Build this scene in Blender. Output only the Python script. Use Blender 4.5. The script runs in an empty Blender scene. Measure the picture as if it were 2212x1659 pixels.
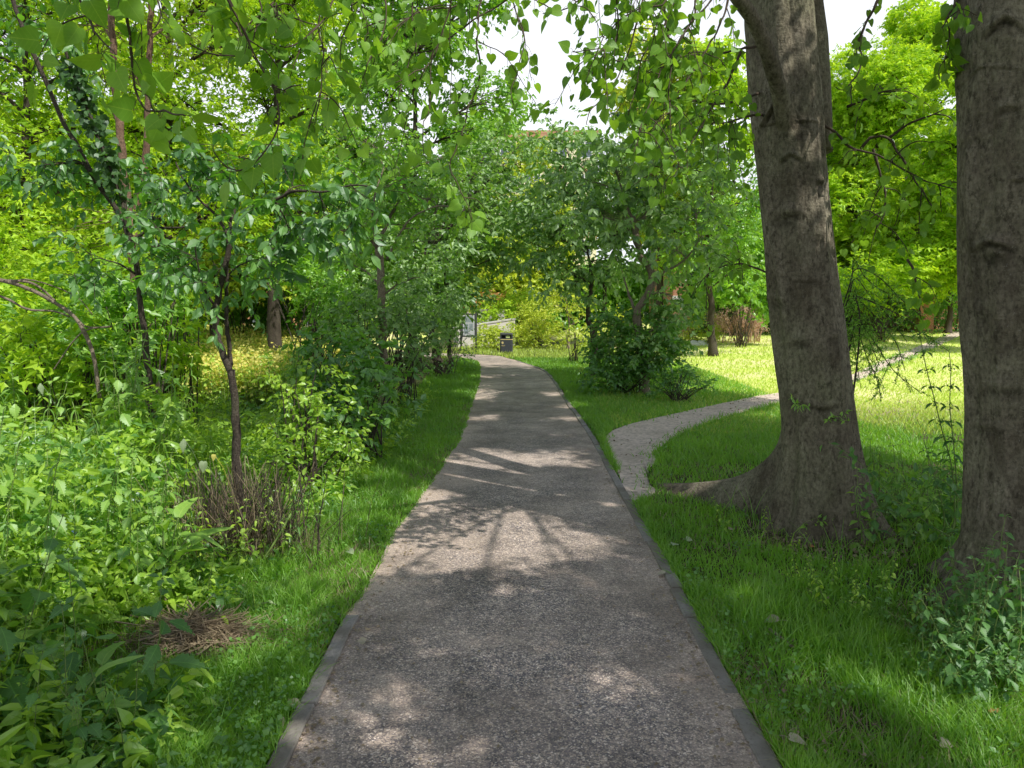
import bpy, math
import numpy as np
from mathutils import Vector

S = bpy.context.scene
COL = S.collection
RNG = np.random.default_rng(11)
R = math.radians

# ------------------------------------------------------------------ camera maths
FPX, CX, CY, CAMH = 1560.0, 1106.0, 829.5, 1.7
PITCH = math.atan(153.5 / FPX)
_cp, _sp = math.cos(PITCH), math.sin(PITCH)

def ray(px, py):
    xr = (px - CX) / FPX; yr = -(py - CY) / FPX
    return np.array([xr, _cp + yr * _sp, -_sp + yr * _cp])

def G(px, py, z=0.0):
    d = ray(px, py); t = (z - CAMH) / d[2]
    return np.array([d[0] * t, d[1] * t, z])

def A(px, py, Y):
    d = ray(px, py); t = Y / d[1]
    return np.array([d[0] * t, Y, CAMH + d[2] * t])

def guide(pts, Y, Y1=None):
    n = len(pts)
    if Y1 is None: Y1 = Y
    return np.array([A(p[0], p[1], Y + (Y1 - Y) * i / max(1, n - 1)) for i, p in enumerate(pts)])

# ------------------------------------------------------------------ noise
def _h(ix, iy, iz, seed):
    h = (ix.astype(np.int64) * 374761393 + iy.astype(np.int64) * 668265263 + iz.astype(np.int64) * 1440662683 + seed * 974711) & 0xffffffff
    h = ((h ^ (h >> 13)) * 1274126177) & 0xffffffff
    h = (h ^ (h >> 16)) & 0xffffff
    return h / float(0xffffff)

def vnoise(p, seed=0):
    p = np.asarray(p, float); i = np.floor(p).astype(np.int64); f = p - i
    f = f * f * (3 - 2 * f); r = 0
    for dx in (0, 1):
        for dy in (0, 1):
            for dz in (0, 1):
                w = (f[:, 0] if dx else 1 - f[:, 0]) * (f[:, 1] if dy else 1 - f[:, 1]) * (f[:, 2] if dz else 1 - f[:, 2])
                r = r + w * _h(i[:, 0] + dx, i[:, 1] + dy, i[:, 2] + dz, seed)
    return r

def n2(x, y, s, seed=0):
    x = np.asarray(x, float).ravel(); y = np.asarray(y, float).ravel()
    return vnoise(np.stack([x * s, y * s, np.full_like(x, .37)], 1), seed)

def norm(v):
    return v / np.maximum(np.linalg.norm(v, axis=-1, keepdims=True), 1e-9)

def runit(n, rng):
    return norm(rng.normal(size=(n, 3)))

# ------------------------------------------------------------------ mesh builder
class MB:
    def __init__(s):
        s.V = []; s.F = []; s.a = []; s.b = []; s.uv = []; s.n = 0; s.m = []
    def add(s, V, F, v=.5, b=0., uv=None, m=0):
        V = np.asarray(V, float); k = len(V)
        s.V.append(V)
        s.a.append(np.broadcast_to(np.asarray(v, float), (k,)))
        s.b.append(np.broadcast_to(np.asarray(b, float), (k,)))
        s.uv.append(np.zeros((k, 2)) if uv is None else np.asarray(uv, float))
        for f in (F if isinstance(F, list) else [F]):
            f = np.asarray(f, np.int64)
            if f.size:
                s.F.append(f + s.n); s.m.append(m)
        s.n += k
        return s
    def build(s, name, mats, parent=None, smooth=True):
        V = np.concatenate(s.V); me = bpy.data.meshes.new(name)
        loops = np.concatenate([f.ravel() for f in s.F])
        sizes = np.concatenate([np.full(len(f), f.shape[1]) for f in s.F])
        starts = np.concatenate([[0], np.cumsum(sizes)[:-1]])
        me.vertices.add(len(V)); me.vertices.foreach_set('co', V.astype(np.float32).ravel())
        me.loops.add(len(loops)); me.loops.foreach_set('vertex_index', loops.astype(np.int32))
        me.polygons.add(len(sizes)); me.polygons.foreach_set('loop_start', starts.astype(np.int32))
        at = me.attributes.new('v', 'FLOAT', 'POINT'); at.data.foreach_set('value', np.concatenate(s.a).astype(np.float32))
        at = me.attributes.new('b', 'FLOAT', 'POINT'); at.data.foreach_set('value', np.concatenate(s.b).astype(np.float32))
        uv = np.concatenate(s.uv)
        if np.any(uv):
            ul = me.uv_layers.new(name='UVMap')
            ul.data.foreach_set('uv', uv[loops].astype(np.float32).ravel())
        if not isinstance(mats, (list, tuple)): mats = [mats]
        for m in mats: me.materials.append(m)
        if len(mats) > 1:
            mi = np.concatenate([np.full(len(f), m) for f, m in zip(s.F, s.m)])
            me.polygons.foreach_set('material_index', mi.astype(np.int32))
        me.polygons.foreach_set('use_smooth', np.full(len(sizes), smooth))
        me.update(calc_edges=True)
        o = bpy.data.objects.new(name, me); COL.objects.link(o)
        if parent is not None: o.parent = parent
        return o

def tag(o, label=None, cat=None, group=None, kind=None):
    if label: o['label'] = label
    if cat: o['category'] = cat
    if group: o['group'] = group
    if kind: o['kind'] = kind
    return o

def thing(name, label, cat, loc=(0, 0, 0), group=None):
    o = bpy.data.objects.new(name, None); COL.objects.link(o)
    o.empty_display_size = .1
    o.location = Vector(loc)
    return tag(o, label, cat, group)

def under(o, parent):
    """parent a mesh built in world coordinates under an Empty, in the Empty's own space"""
    o.parent = parent
    me = o.data
    n = len(me.vertices); c = np.empty(n * 3, np.float32); me.vertices.foreach_get('co', c)
    c = c.reshape(-1, 3) - np.array(parent_loc(parent), np.float32)
    me.vertices.foreach_set('co', c.ravel()); me.update()
    return o

def parent_loc(p):
    l = Vector((0, 0, 0))
    while p is not None:
        l = l + p.location; p = p.parent
    return l[:]

# ------------------------------------------------------------------ shape pieces
def tube(P, r, sides=6, cap=True, wob=0, seed=0):
    P = np.asarray(P, float); n = len(P)
    r = np.broadcast_to(np.asarray(r, float), (n,))
    T = np.gradient(P, axis=0); T = norm(T)
    ref = np.array([0.31, .95, .05]) if abs(T[:, 2]).mean() > .6 else np.array([0, 0, 1.])
    X = norm(np.cross(T, ref)); Yv = np.cross(T, X)
    a = np.linspace(0, 2 * np.pi, sides, endpoint=False)
    ring = X[:, None] * np.cos(a)[None, :, None] + Yv[:, None] * np.sin(a)[None, :, None]
    V = (P[:, None] + ring * r[:, None, None]).reshape(-1, 3)
    if wob:
        q = V * (1.2 / max(r.max(), .01))
        V = V + (ring.reshape(-1, 3)) * ((vnoise(q, seed) - .5) * 2 * wob * np.repeat(r, sides))[:, None]
    i = np.arange(n - 1)[:, None] * sides; j = np.arange(sides)[None]; j2 = (j + 1) % sides
    F = [np.stack([i + j, i + j2, i + sides + j2, i + sides + j], -1).reshape(-1, 4)]
    if cap:
        F.append(np.arange(sides)[::-1][None]); F.append(((n - 1) * sides + np.arange(sides))[None])
    return V, F

def tubes_many(P, r0, r1, sides=4):
    """P (k,n,3) many thin tubes at once"""
    P = np.asarray(P, float); k, n, _ = P.shape
    T = np.empty_like(P); T[:, 1:-1] = P[:, 2:] - P[:, :-2]; T[:, 0] = P[:, 1] - P[:, 0]; T[:, -1] = P[:, -1] - P[:, -2]
    T = norm(T); X = norm(np.cross(T, np.array([.23, .37, .9]))); Y = np.cross(T, X)
    a = np.linspace(0, 2 * np.pi, sides, endpoint=False)
    r0 = np.broadcast_to(r0, (k,)); r1 = np.broadcast_to(r1, (k,))
    rr = r0[:, None] + (r1 - r0)[:, None] * np.linspace(0, 1, n)[None]
    V = P[:, :, None] + (X[:, :, None] * np.cos(a)[None, None, :, None] + Y[:, :, None] * np.sin(a)[None, None, :, None]) * rr[:, :, None, None]
    b = (np.arange(k) * n * sides)[:, None, None]; i = (np.arange(n - 1) * sides)[None, :, None]; j = np.arange(sides)[None, None]; j2 = (j + 1) % sides
    F = np.stack([b + i + j, b + i + j2, b + i + sides + j2, b + i + sides + j], -1).reshape(-1, 4)
    return V.reshape(-1, 3), [F]

def resample(P, n, smooth=True):
    P = np.asarray(P, float)
    if smooth and len(P) > 2:
        # Catmull-Rom
        Q = np.concatenate([[2 * P[0] - P[1]], P, [2 * P[-1] - P[-2]]]); out = []
        m = max(2, int(math.ceil(n * 2 / (len(P) - 1))))
        for i in range(1, len(Q) - 2):
            t = np.linspace(0, 1, m, endpoint=False)[:, None]
            a, b, c, d = Q[i - 1], Q[i], Q[i + 1], Q[i + 2]
            out.append(.5 * ((2 * b) + (c - a) * t + (2 * a - 5 * b + 4 * c - d) * t ** 2 + (3 * b - a - 3 * c + d) * t ** 3))
        P = np.concatenate(out + [P[-1:]])
    L = np.concatenate([[0], np.cumsum(np.linalg.norm(np.diff(P, axis=0), axis=1))])
    s = np.linspace(0, L[-1], n)
    return np.stack([np.interp(s, L, P[:, k]) for k in range(3)], 1)

def box(x0, x1, y0, y1, z0, z1):
    V = np.array([(x, y, z) for z in (z0, z1) for y in (y0, y1) for x in (x0, x1)], float)
    return V, np.array([(0, 2, 3, 1), (4, 5, 7, 6), (0, 1, 5, 4), (2, 6, 7, 3), (0, 4, 6, 2), (1, 3, 7, 5)])

def leaf(pts, fold=.2, droop=.15, curl=0.):
    """leaf in XY, stalk end at the origin, tip at +x.  pts = (outline x, outline y, midrib x)"""
    V = []; F4 = []; F3 = []
    mid = []; o = {1: [], -1: []}
    def vert(x, y):
        V.append((x, y, abs(y) * fold - droop * x * x + curl * math.sin(x * 7 + y * 4))); return len(V) - 1
    for xo, yo, xm in pts:
        m = vert(xm, 0); mid.append(m)
        for sgn in (1, -1): o[sgn].append(m if yo == 0 else vert(xo, yo * sgn))
    for sgn in (1, -1):
        for i in range(len(pts) - 1):
            q = [mid[i], mid[i + 1], o[sgn][i + 1], o[sgn][i]]
            u = []
            for k in q:
                if k not in u: u.append(k)
            if sgn < 0: u = u[::-1]
            if len(u) == 4: F4.append(u)
            elif len(u) == 3: F3.append(u)
    V = np.array(V, float)
    F = [np.array(f) for f in (F4, F3) if f]
    return V, F

def serrated(w, n=9, amp=.05, base=.1, peak=.35, **k):
    pts = [(0.0, 0, 0.0)]
    for i in range(1, 2 * n):
        t = i / (2 * n)
        y = w * (t / peak) ** .6 if t < peak else w * (1 - ((t - peak) / (1 - peak)) ** 1.35)
        y = max(y, .012)
        if i % 2 == 0: y = max(.01, y - amp * w * 2.2); xo = t + .005
        else: xo = t + .045
        if i <= 2: xo -= base * (1 - t / .15) * .5
        pts.append((xo, y, t))
    pts.append((1.0, 0, 1.0))
    return leaf(pts, **k)

HEART = leaf([(.06, 0, .06), (-.03, .17, .1), (.04, .36, .22), (.24, .46, .36), (.46, .43, .52), (.66, .29, .7), (.85, .11, .86), (1, 0, 1)], fold=.22, droop=.12)
HEART2 = leaf([(.06, 0, .06), (-.02, .2, .1), (.06, .38, .22), (.27, .44, .36), (.5, .37, .52), (.7, .24, .7), (.87, .09, .86), (1, 0, 1)], fold=.12, droop=.34, curl=.05)
OVATE = leaf([(0, 0, 0), (.22, .2, .22), (.5, .26, .5), (.8, .12, .8), (1, 0, 1)], fold=.3, droop=.25)
LANCE = leaf([(0, 0, 0), (.3, .13, .3), (.7, .09, .7), (1, 0, 1)], fold=.25, droop=.3)
KITE = leaf([(0, 0, 0), (.42, .3, .42), (1, 0, 1)], fold=.25, droop=.15)
NARROW = leaf([(0, 0, 0), (.45, .2, .45), (1, 0, 1)], fold=.3, droop=.25)
NETTLE = serrated(.33, n=8, amp=.1, fold=.22, droop=.3)
NETTLE_S = leaf([(0, 0, 0), (.15, .25, .18), (.45, .25, .45), (.75, .12, .75), (1, 0, 1)], fold=.22, droop=.35)
def _lobed():
    ang = [180, 140, 100, 75, 62, 40, 22, 0]; rad = [.0, .45, .55, .3, .62, .32, .42, .72]
    V = [(.3, 0, 0)]; out = []
    for a, r in zip(ang, rad): out.append((.3 + r * math.cos(R(a)), r * math.sin(R(a)), .12 * r))
    out[0] = (0, 0, 0)
    full = out + [(x, -y, z) for x, y, z in out[-2:0:-1]]
    V += full; n = len(full)
    return np.array(V), [np.array([(0, 1 + (i + 1) % n, 1 + i) for i in range(n)])]
LOBED = _lobed()
KITE3 = (np.array([(0, 0, 0), (.35, .42, .1), (.45, .16, .05), (1, 0, -.12), (.45, -.16, .05), (.35, -.42, .1)]), [np.array([(0, 2, 1), (0, 3, 2), (0, 4, 3), (0, 5, 4)])])
BLADE = None

def frames(d, up):
    x = norm(d); z = norm(up - (up * x).sum(-1, keepdims=True) * x); y = np.cross(z, x)
    return np.stack([x, y, z], -1)

def scatter(mb, tmpl, P, d, up, size, v, b=0., aspect=None, m=0, uv=False):
    T, F = tmpl; n = len(P)
    if n == 0: return
    Rm = frames(d, up); size = np.broadcast_to(size, (n,))
    L = np.broadcast_to(T[None], (n,) + T.shape)
    if aspect is not None:
        L = L.copy(); L[:, :, 1] *= np.broadcast_to(aspect, (n,))[:, None]
    V = P[:, None] + np.einsum('nij,nkj->nki', Rm, L * size[:, None, None])
    k = len(T); off = (np.arange(n) * k)[:, None, None]
    FF = [(f[None] + off).reshape(-1, f.shape[1]) for f in F]
    mb.add(V.reshape(-1, 3), FF, np.repeat(np.broadcast_to(v, (n,)), k), np.repeat(np.broadcast_to(b, (n,)), k),
           np.tile(T[:, :2] + [.0, 2.0], (n, 1)) if uv else None, m)

# ------------------------------------------------------------------ materials
class NT:
    def __init__(s, name, world=None):
        if world: s.o = world
        else: s.o = bpy.data.materials.new(name)
        s.o.use_nodes = True; s.t = s.o.node_tree; s.t.nodes.clear()
    def n(s, typ, props=None, **inp):
        nd = s.t.nodes.new(typ)
        for k, v in (props or {}).items(): setattr(nd, k, v)
        for k, v in inp.items():
            key = k.replace('_', ' ')
            sock = None
            if k.startswith('i') and k[1:].isdigit(): sock = nd.inputs[int(k[1:])]
            else:
                for q in nd.inputs:
                    if q.name == key and q.enabled: sock = q; break
            s.set(sock, v)
        return nd
    def set(s, sock, v):
        if isinstance(v, bpy.types.NodeSocket): s.t.links.new(v, sock)
        elif isinstance(v, bpy.types.Node): s.t.links.new(v.outputs[0], sock)
        else:
            if isinstance(v, (tuple, list)) and sock.type == 'RGBA' and len(v) == 3: v = (*v, 1)
            sock.default_value = v
    def math(s, op, a, b=0., c=0., clamp=False):
        nd = s.n('ShaderNodeMath', {'operation': op, 'use_clamp': clamp}); s.set(nd.inputs[0], a); s.set(nd.inputs[1], b); s.set(nd.inputs[2], c); return nd.outputs[0]
    def mix(s, f, a, b, typ='MIX'):
        nd = s.n('ShaderNodeMix', {'data_type': 'RGBA', 'blend_type': typ, 'clamp_factor': True})
        s.set(nd.inputs[0], f); s.set(nd.inputs[6], a); s.set(nd.inputs[7], b); return nd.outputs[2]
    def noise(s, vec, scale, detail=2., rough=.5, out=0):
        nd = s.n('ShaderNodeTexNoise', Scale=scale, Detail=detail, Roughness=rough)
        if vec is not None: s.set(nd.inputs['Vector'], vec)
        return nd.outputs[out]
    def ramp(s, f, stops, interp='LINEAR'):
        nd = s.n('ShaderNodeValToRGB'); s.set(nd.inputs[0], f); cr = nd.color_ramp; cr.interpolation = interp
        while len(cr.elements) < len(stops): cr.elements.new(.5)
        for e, (p, c) in zip(cr.elements, stops):
            e.position = p; e.color = (*c, 1) if isinstance(c, (tuple, list)) else (c, c, c, 1)
        return nd.outputs[0]
    def pos(s): return s.n('ShaderNodeNewGeometry').outputs['Position']
    def attr(s, name): return s.n('ShaderNodeAttribute', {'attribute_name': name}).outputs['Fac']
    def stretch(s, vec, sc):
        nd = s.n('ShaderNodeVectorMath', {'operation': 'MULTIPLY'}); s.set(nd.inputs[0], vec); nd.inputs[1].default_value = sc; return nd.outputs[0]
    def out(s, sh, disp=None):
        o = s.n('ShaderNodeOutputMaterial'); s.t.links.new(sh if isinstance(sh, bpy.types.NodeSocket) else sh.outputs[0], o.inputs[0]); return s.o

def leaf_mat(name, dark, light, trans=(1.5, 1.5, .8), tw=.45, gloss=.06, rough=.42, ns=.9, veins=False, tip=None, uv_edge=None):
    t = NT(name); p = t.pos(); v = t.attr('v')
    f = t.math('ADD', t.math('MULTIPLY', v, .62), t.math('MULTIPLY', t.math('SUBTRACT', t.noise(p, ns, 2.), .3), .85), clamp=True)
    col = t.mix(f, dark, light)
    if tip: col = t.mix(t.attr('b'), col, tip)
    if veins:
        uv = t.n('ShaderNodeUVMap').outputs[0]
        sx = t.n('ShaderNodeSeparateXYZ'); t.set(sx.inputs[0], uv)
        x = sx.outputs[0]; y = t.math('ABSOLUTE', t.math('SUBTRACT', sx.outputs[1], 2.0))
        midr = t.math('LESS_THAN', y, .014)
        q = t.math('FRACT', t.math('MULTIPLY', t.math('SUBTRACT', x, t.math('MULTIPLY', y, .7)), 6.))
        side = t.math('MULTIPLY', t.math('LESS_THAN', q, .09), .5)
        vein = t.math('MAXIMUM', midr, side)
        col = t.mix(t.math('MULTIPLY', vein, .2), col, tuple(min(1, c * 2.2 + .03) for c in light))
        blot = t.noise(p, 55., 3.)
        col = t.mix(t.math('MULTIPLY', blot, .35), col, tuple(c * .55 for c in dark))
    tc = t.mix(1., col, trans, 'MULTIPLY')
    d = t.n('ShaderNodeBsdfDiffuse', Color=col)
    tr = t.n('ShaderNodeBsdfTranslucent', Color=tc)
    m1 = t.n('ShaderNodeMixShader'); t.set(m1.inputs[0], tw); t.t.links.new(d.outputs[0], m1.inputs[1]); t.t.links.new(tr.outputs[0], m1.inputs[2])
    g = t.n('ShaderNodeBsdfGlossy', Roughness=rough, Color=(.9, .95, 1.))
    fr = t.n('ShaderNodeLayerWeight', Blend=.35)
    m2 = t.n('ShaderNodeMixShader'); t.set(m2.inputs[0], t.math('ADD', gloss, t.math('MULTIPLY', fr.outputs['Facing'], gloss * .8)))
    t.t.links.new(m1.outputs[0], m2.inputs[1]); t.t.links.new(g.outputs[0], m2.inputs[2])
    return t.out(m2)

def simple(name, col, rough=.7, var=.25, scale=8., metallic=0., bump=0., spec=.4):
    t = NT(name); p = t.pos(); n = t.noise(p, scale, 4., .6)
    c = t.mix(n, tuple(x * (1 - var) for x in col), tuple(min(1, x * (1 + var)) for x in col))
    b = t.n('ShaderNodeBsdfPrincipled', Base_Color=c, Roughness=rough, Metallic=metallic)
    b.inputs['Specular IOR Level'].default_value = spec
    if bump:
        bp = t.n('ShaderNodeBump', Strength=bump, Distance=.01, Height=t.noise(p, scale * 6, 4., .6)); t.set(b.inputs['Normal'], bp)
    return t.out(b)

def bark_mat(name, a, b_, moss=(.1, .12, .05), mossf=.3, fis=1.0, scale=1.):
    t = NT(name); p = t.pos()
    big = t.noise(p, 2.2 * scale, 3., .6)
    fine = t.noise(t.stretch(p, (1, 1, .6)), 48 * scale, 6., .7)
    cracks = t.noise(t.stretch(p, (1, 1, .3)), 22 * scale, 5., .68)
    lent = t.noise(t.stretch(p, (.25, .25, 1.)), 70 * scale, 3., .55)
    blot = t.noise(t.stretch(p, (1, 1, .5)), 7. * scale, 5., .7)
    c = t.mix(t.ramp(t.math('ADD', t.math('MULTIPLY', big, .5), t.math('MULTIPLY', blot, .5)), [(.36, 0.), (.62, 1.)]), a, b_)
    stn = t.noise(t.stretch(p, (1, 1, .3)), 3.2 * scale, 5., .7)
    c = t.mix(t.ramp(stn, [(.5, 0.), (.66, .55)]), c, tuple(x * .5 for x in a))
    crk = t.noise(t.stretch(p, (1, 1, .55)), 26 * scale, 6., .72)
    c = t.mix(t.ramp(crk, [(.36, .85), (.46, 0.)]), c, tuple(x * .3 for x in a))
    c = t.mix(t.math('MULTIPLY', t.ramp(t.noise(p, 1.1 * scale, 4., .65), [(.45, 0.), (.68, 1.)]), mossf), c, moss)
    c = t.mix(t.ramp(fine, [(.35, .75), (.62, 0.)]), c, tuple(x * .38 for x in a))
    c = t.mix(t.math('MULTIPLY', t.ramp(lent, [(.62, 0.), (.75, 1.)]), .13), c, tuple(min(1, x * 1.7 + .02) for x in b_))
    c = t.mix(t.math('MULTIPLY', t.ramp(t.noise(p, 90 * scale, 2.), [(.66, 0.), (.74, 1.)]), .5), c, (.3, .3, .27))
    c = t.mix(t.math('MULTIPLY', t.attr('b'), .85), c, tuple(x * .16 for x in a))
    h = t.math('ADD', t.math('MULTIPLY', fine, .6), t.math('ADD', t.math('MULTIPLY', cracks, fis), t.math('MULTIPLY', lent, .35)))
    bp = t.n('ShaderNodeBump', Strength=.9, Distance=.02, Height=h)
    b = t.n('ShaderNodeBsdfPrincipled', Base_Color=c, Roughness=.88, Normal=bp); b.inputs['Specular IOR Level'].default_value = .2
    return t.out(b)

M = {}
DENS = 6.0
# leaf materials (base colours; translucent tint is a multiplier)
M['poplar'] = leaf_mat('poplar_leaf', (.12, .3, .025), (.34, .62, .06), (1.4, 1.3, .6), tw=.5, gloss=.02, rough=.5, ns=2.2, veins=True)
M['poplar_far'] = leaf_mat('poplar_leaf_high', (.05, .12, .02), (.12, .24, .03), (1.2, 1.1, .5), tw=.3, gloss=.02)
M['bright'] = leaf_mat('bright_leaf', (.2, .42, .02), (.66, .9, .07), (1.35, 1.2, .5), tw=.5, gloss=.015, ns=.6)
M['yellowgreen'] = leaf_mat('yellowgreen_leaf', (.3, .48, .04), (.86, .92, .13), (1.1, 1.05, .5), tw=.5, gloss=.02, ns=.7)
M['midgreen'] = leaf_mat('midgreen_leaf', (.08, .24, .025), (.38, .64, .08), (1.7, 1.7, .6), tw=.45, gloss=.05, ns=.7)
M['darkgloss'] = leaf_mat('dark_glossy_leaf', (.035, .13, .025), (.2, .42, .07), (1.7, 1.9, .5), tw=.4, gloss=.06, rough=.5, ns=1.3)
M['greygreen'] = leaf_mat('greygreen_leaf', (.06, .16, .04), (.42, .6, .2), (1.4, 1.7, .5), tw=.4, gloss=.05, rough=.5, ns=1.1)
M['nettle'] = leaf_mat('nettle_leaf', (.11, .29, .03), (.42, .68, .11), (1.6, 1.6, .6), tw=.42, gloss=.05, rough=.5, ns=1.5, veins=True)
M['nettle_dark'] = leaf_mat('shaded_nettle_leaf', (.055, .17, .04), (.2, .4, .1), (1.6, 1.6, .6), tw=.42, gloss=.03, rough=.5, ns=2., veins=True)  # darker copy of the nettle leaf, shade put into its colour
M['weed'] = leaf_mat('weed_leaf', (.13, .32, .025), (.52, .74, .09), (1.6, 1.5, .6), tw=.45, gloss=.04, ns=.8)
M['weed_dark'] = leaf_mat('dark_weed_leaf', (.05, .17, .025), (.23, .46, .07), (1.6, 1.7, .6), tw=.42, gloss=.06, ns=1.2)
M['ivy'] = leaf_mat('ivy_leaf', (.03, .09, .02), (.1, .22, .04), (1.4, 1.5, .5), tw=.3, gloss=.04, rough=.5, ns=1.5)
M['grass'] = leaf_mat('grass_blade', (.07, .25, .02), (.3, .62, .05), (1.6, 1.5, .5), tw=.45, gloss=.04, rough=.5, ns=1.4, tip=(.25, .4, .06))
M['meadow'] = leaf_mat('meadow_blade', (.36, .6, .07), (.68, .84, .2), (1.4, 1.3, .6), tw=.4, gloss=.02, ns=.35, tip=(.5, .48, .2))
M['dry'] = leaf_mat('dry_stalk', (.17, .125, .075), (.45, .37, .24), (1.1, 1., .9), tw=.25, gloss=.03, ns=3.)
M['dead'] = leaf_mat('dead_seedhead', (.48, .31, .22), (.78, .57, .44), (1.1, 1., .9), tw=.25, gloss=.02, ns=3.)
M['yellow'] = leaf_mat('yellow_petal', (.62, .56, .1), (.95, .9, .3), (1.1, 1., .7), tw=.4, gloss=.02)
M['blue'] = leaf_mat('blue_petal', (.12, .2, .6), (.3, .42, .85), (1., 1., 1.), tw=.3, gloss=.02)
M['white_fl'] = leaf_mat('pale_petal', (.6, .55, .55), (.85, .8, .8), (1., 1., 1.), tw=.3, gloss=.02)
M['fallen'] = leaf_mat('fallen_leaf', (.3, .26, .16), (.58, .53, .38), (1., .95, .8), tw=.2, gloss=.04, ns=30., veins=True)
M['fallen_brown'] = leaf_mat('brown_fallen_leaf', (.3, .13, .05), (.5, .26, .1), (1., .95, .8), tw=.2, gloss=.04, ns=30., veins=True)
M['fallen_green'] = leaf_mat('pale_green_leaf', (.25, .36, .16), (.5, .58, .36), (1., 1., .8), tw=.25, gloss=.05, ns=20., veins=True)
M['orange'] = leaf_mat('orange_leaf', (.45, .2, .05), (.8, .5, .2), (1.2, 1., .7), tw=.4, gloss=.02)
M['stem'] = simple('green_stem', (.16, .24, .06), .6, .3, 30.)
M['bark'] = bark_mat('poplar_bark', (.15, .126, .088), (.37, .33, .25), (.16, .185, .08), mossf=.5)
M['bark_dark'] = bark_mat('dark_bark', (.075, .06, .048), (.14, .115, .09), mossf=.2, scale=2.)
M['bark_pale'] = bark_mat('pale_bark', (.26, .2, .15), (.42, .35, .27), mossf=.15, scale=2.)
M['bark_red'] = bark_mat('reddish_bark', (.24, .14, .095), (.4, .27, .19), mossf=.1, scale=2.)
M['twig'] = simple('twig_bark', (.085, .065, .045), .8, .4, 60., spec=.2)

# ------------------------------------------------------------------ terrain
def sstep(a, b, x):
    t = np.clip((np.asarray(x, float) - a) / (b - a), 0, 1); return t * t * (3 - 2 * t)

def gz(x, y):
    x = np.asarray(x, float); y = np.asarray(y, float)
    rise = np.clip(y - 13, 0, 34) * .03
    rise = rise * sstep(13, 20, y)
    return rise * np.maximum(sstep(1.6, 8.5, x), sstep(3.0, 9.0, -x) * .8)

def GG(px, py):
    d = ray(px, py); t = 1.0
    for _ in range(4000):
        p = d * t
        if CAMH + p[2] <= float(gz(p[0], p[1])): break
        t += .02 + t * .002
    return np.array([p[0], p[1], CAMH + p[2]])

def ground_at(px, Y):
    a = A(px, CY, Y); return np.array([a[0], Y, float(gz(a[0], Y))])

def inpoly(x, y, poly):
    x = np.asarray(x); y = np.asarray(y); c = np.zeros(x.shape, bool); n = len(poly)
    for i in range(n):
        x1, y1 = poly[i][:2]; x2, y2 = poly[(i + 1) % n][:2]
        if y1 == y2: continue
        k = ((y1 > y) != (y2 > y)) & (x < (x2 - x1) * (y - y1) / (y2 - y1) + x1); c ^= k
    return c

rightE = [(1905, 2060), (1790, 1850), (1687, 1659), (1630, 1560), (1556, 1432), (1497, 1315), (1451, 1237), (1378, 1106), (1345, 1050), (1303, 976), (1264, 916), (1224, 862), (1206, 832), (1183, 805), (1158, 793), (1121, 781), (1098, 775), (1058, 768)]
leftE = [(370, 2060), (480, 1850), (578, 1659), (689, 1442), (743, 1341), (775, 1296), (812, 1230), (849, 1156), (890, 1106), (923, 1057), (970, 986), (1000, 933), (1020, 872), (1034, 832), (1037, 808), (1034, 785)]
RE = np.array([G(*p) for p in rightE] + [(-4, 30.6, 0), (-10, 31.6, 0), (-22, 32.2, 0)])
LE = np.array([G(*p) for p in leftE] + [(-1.7, 26.6, 0), (-3.2, 28.2, 0), (-10, 29.3, 0), (-22, 29.9, 0)])
RE[0] = RE[1] + (RE[1] - RE[2]) * 6; LE[0] = LE[1] + (LE[1] - LE[2]) * 6
NP = 260
REs, LEs = resample(RE, NP), resample(LE, NP)
_w = n2(np.arange(NP), np.zeros(NP), .55, 5) - .5
LEs[:, 0] += _w * .05 * np.clip((LEs[:, 1] - 4.2), 0, 1)
PATH = np.concatenate([REs, LEs[::-1]])

def pathz(x, y): return 0.012
mb = MB(); NW = 14
w = np.linspace(0, 1, NW + 1)
V = LEs[:, None] * (1 - w)[None, :, None] + REs[:, None] * w[None, :, None]
V[:, :, 2] = .012
edge = np.maximum(np.abs(w - .5) * 2, 0) ** 3
i = np.arange(NP - 1)[:, None] * (NW + 1); j = np.arange(NW)[None]
F = np.stack([i + j, i + j + 1, i + NW + 2 + j, i + NW + 1 + j], -1).reshape(-1, 4)
mb.add(V.reshape(-1, 3), F, .5, np.tile(edge, NP))
t = NT('path_aggregate'); p = t.pos()
vor = t.n('ShaderNodeTexVoronoi', {'feature': 'F1'}, Scale=150.); t.set(vor.inputs['Vector'], p)
rnd = t.n('ShaderNodeSeparateColor'); t.set(rnd.inputs[0], vor.outputs['Color'])
stone = t.ramp(rnd.outputs[0], [(0., (.03, .03, .038)), (.3, (.07, .068, .08)), (.52, (.15, .135, .13)), (.72, (.28, .235, .19)), (.87, (.44, .37, .28)), (.95, (.6, .54, .45)), (1., (.75, .7, .62))])
vor2 = t.n('ShaderNodeTexVoronoi', {'feature': 'F1'}, Scale=55.); t.set(vor2.inputs['Vector'], p)
rnd2 = t.n('ShaderNodeSeparateColor'); t.set(rnd2.inputs[0], vor2.outputs['Color'])
col = t.mix(.3, stone, t.ramp(rnd2.outputs[0], [(.0, (.05, .05, .06)), (.6, (.2, .18, .17)), (1., (.5, .43, .35))]))
dust = t.math('ADD', t.ramp(t.noise(p, 1.3, 5., .65), [(.42, 0.), (.7, 1.)]), t.math('MULTIPLY', t.attr('b'), 1.1))
grit = t.ramp(t.noise(p, 70., 3., .7), [(.35, 0.), (.65, 1.)])
col = t.mix(t.math('MULTIPLY', t.math('MULTIPLY', dust, t.math('ADD', t.math('MULTIPLY', grit, .7), .3)), .62), col, (.42, .35, .28))
lum = t.ramp(t.noise(p, .45, 3.), [(.3, 1.2), (.7, 1.9)])
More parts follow.
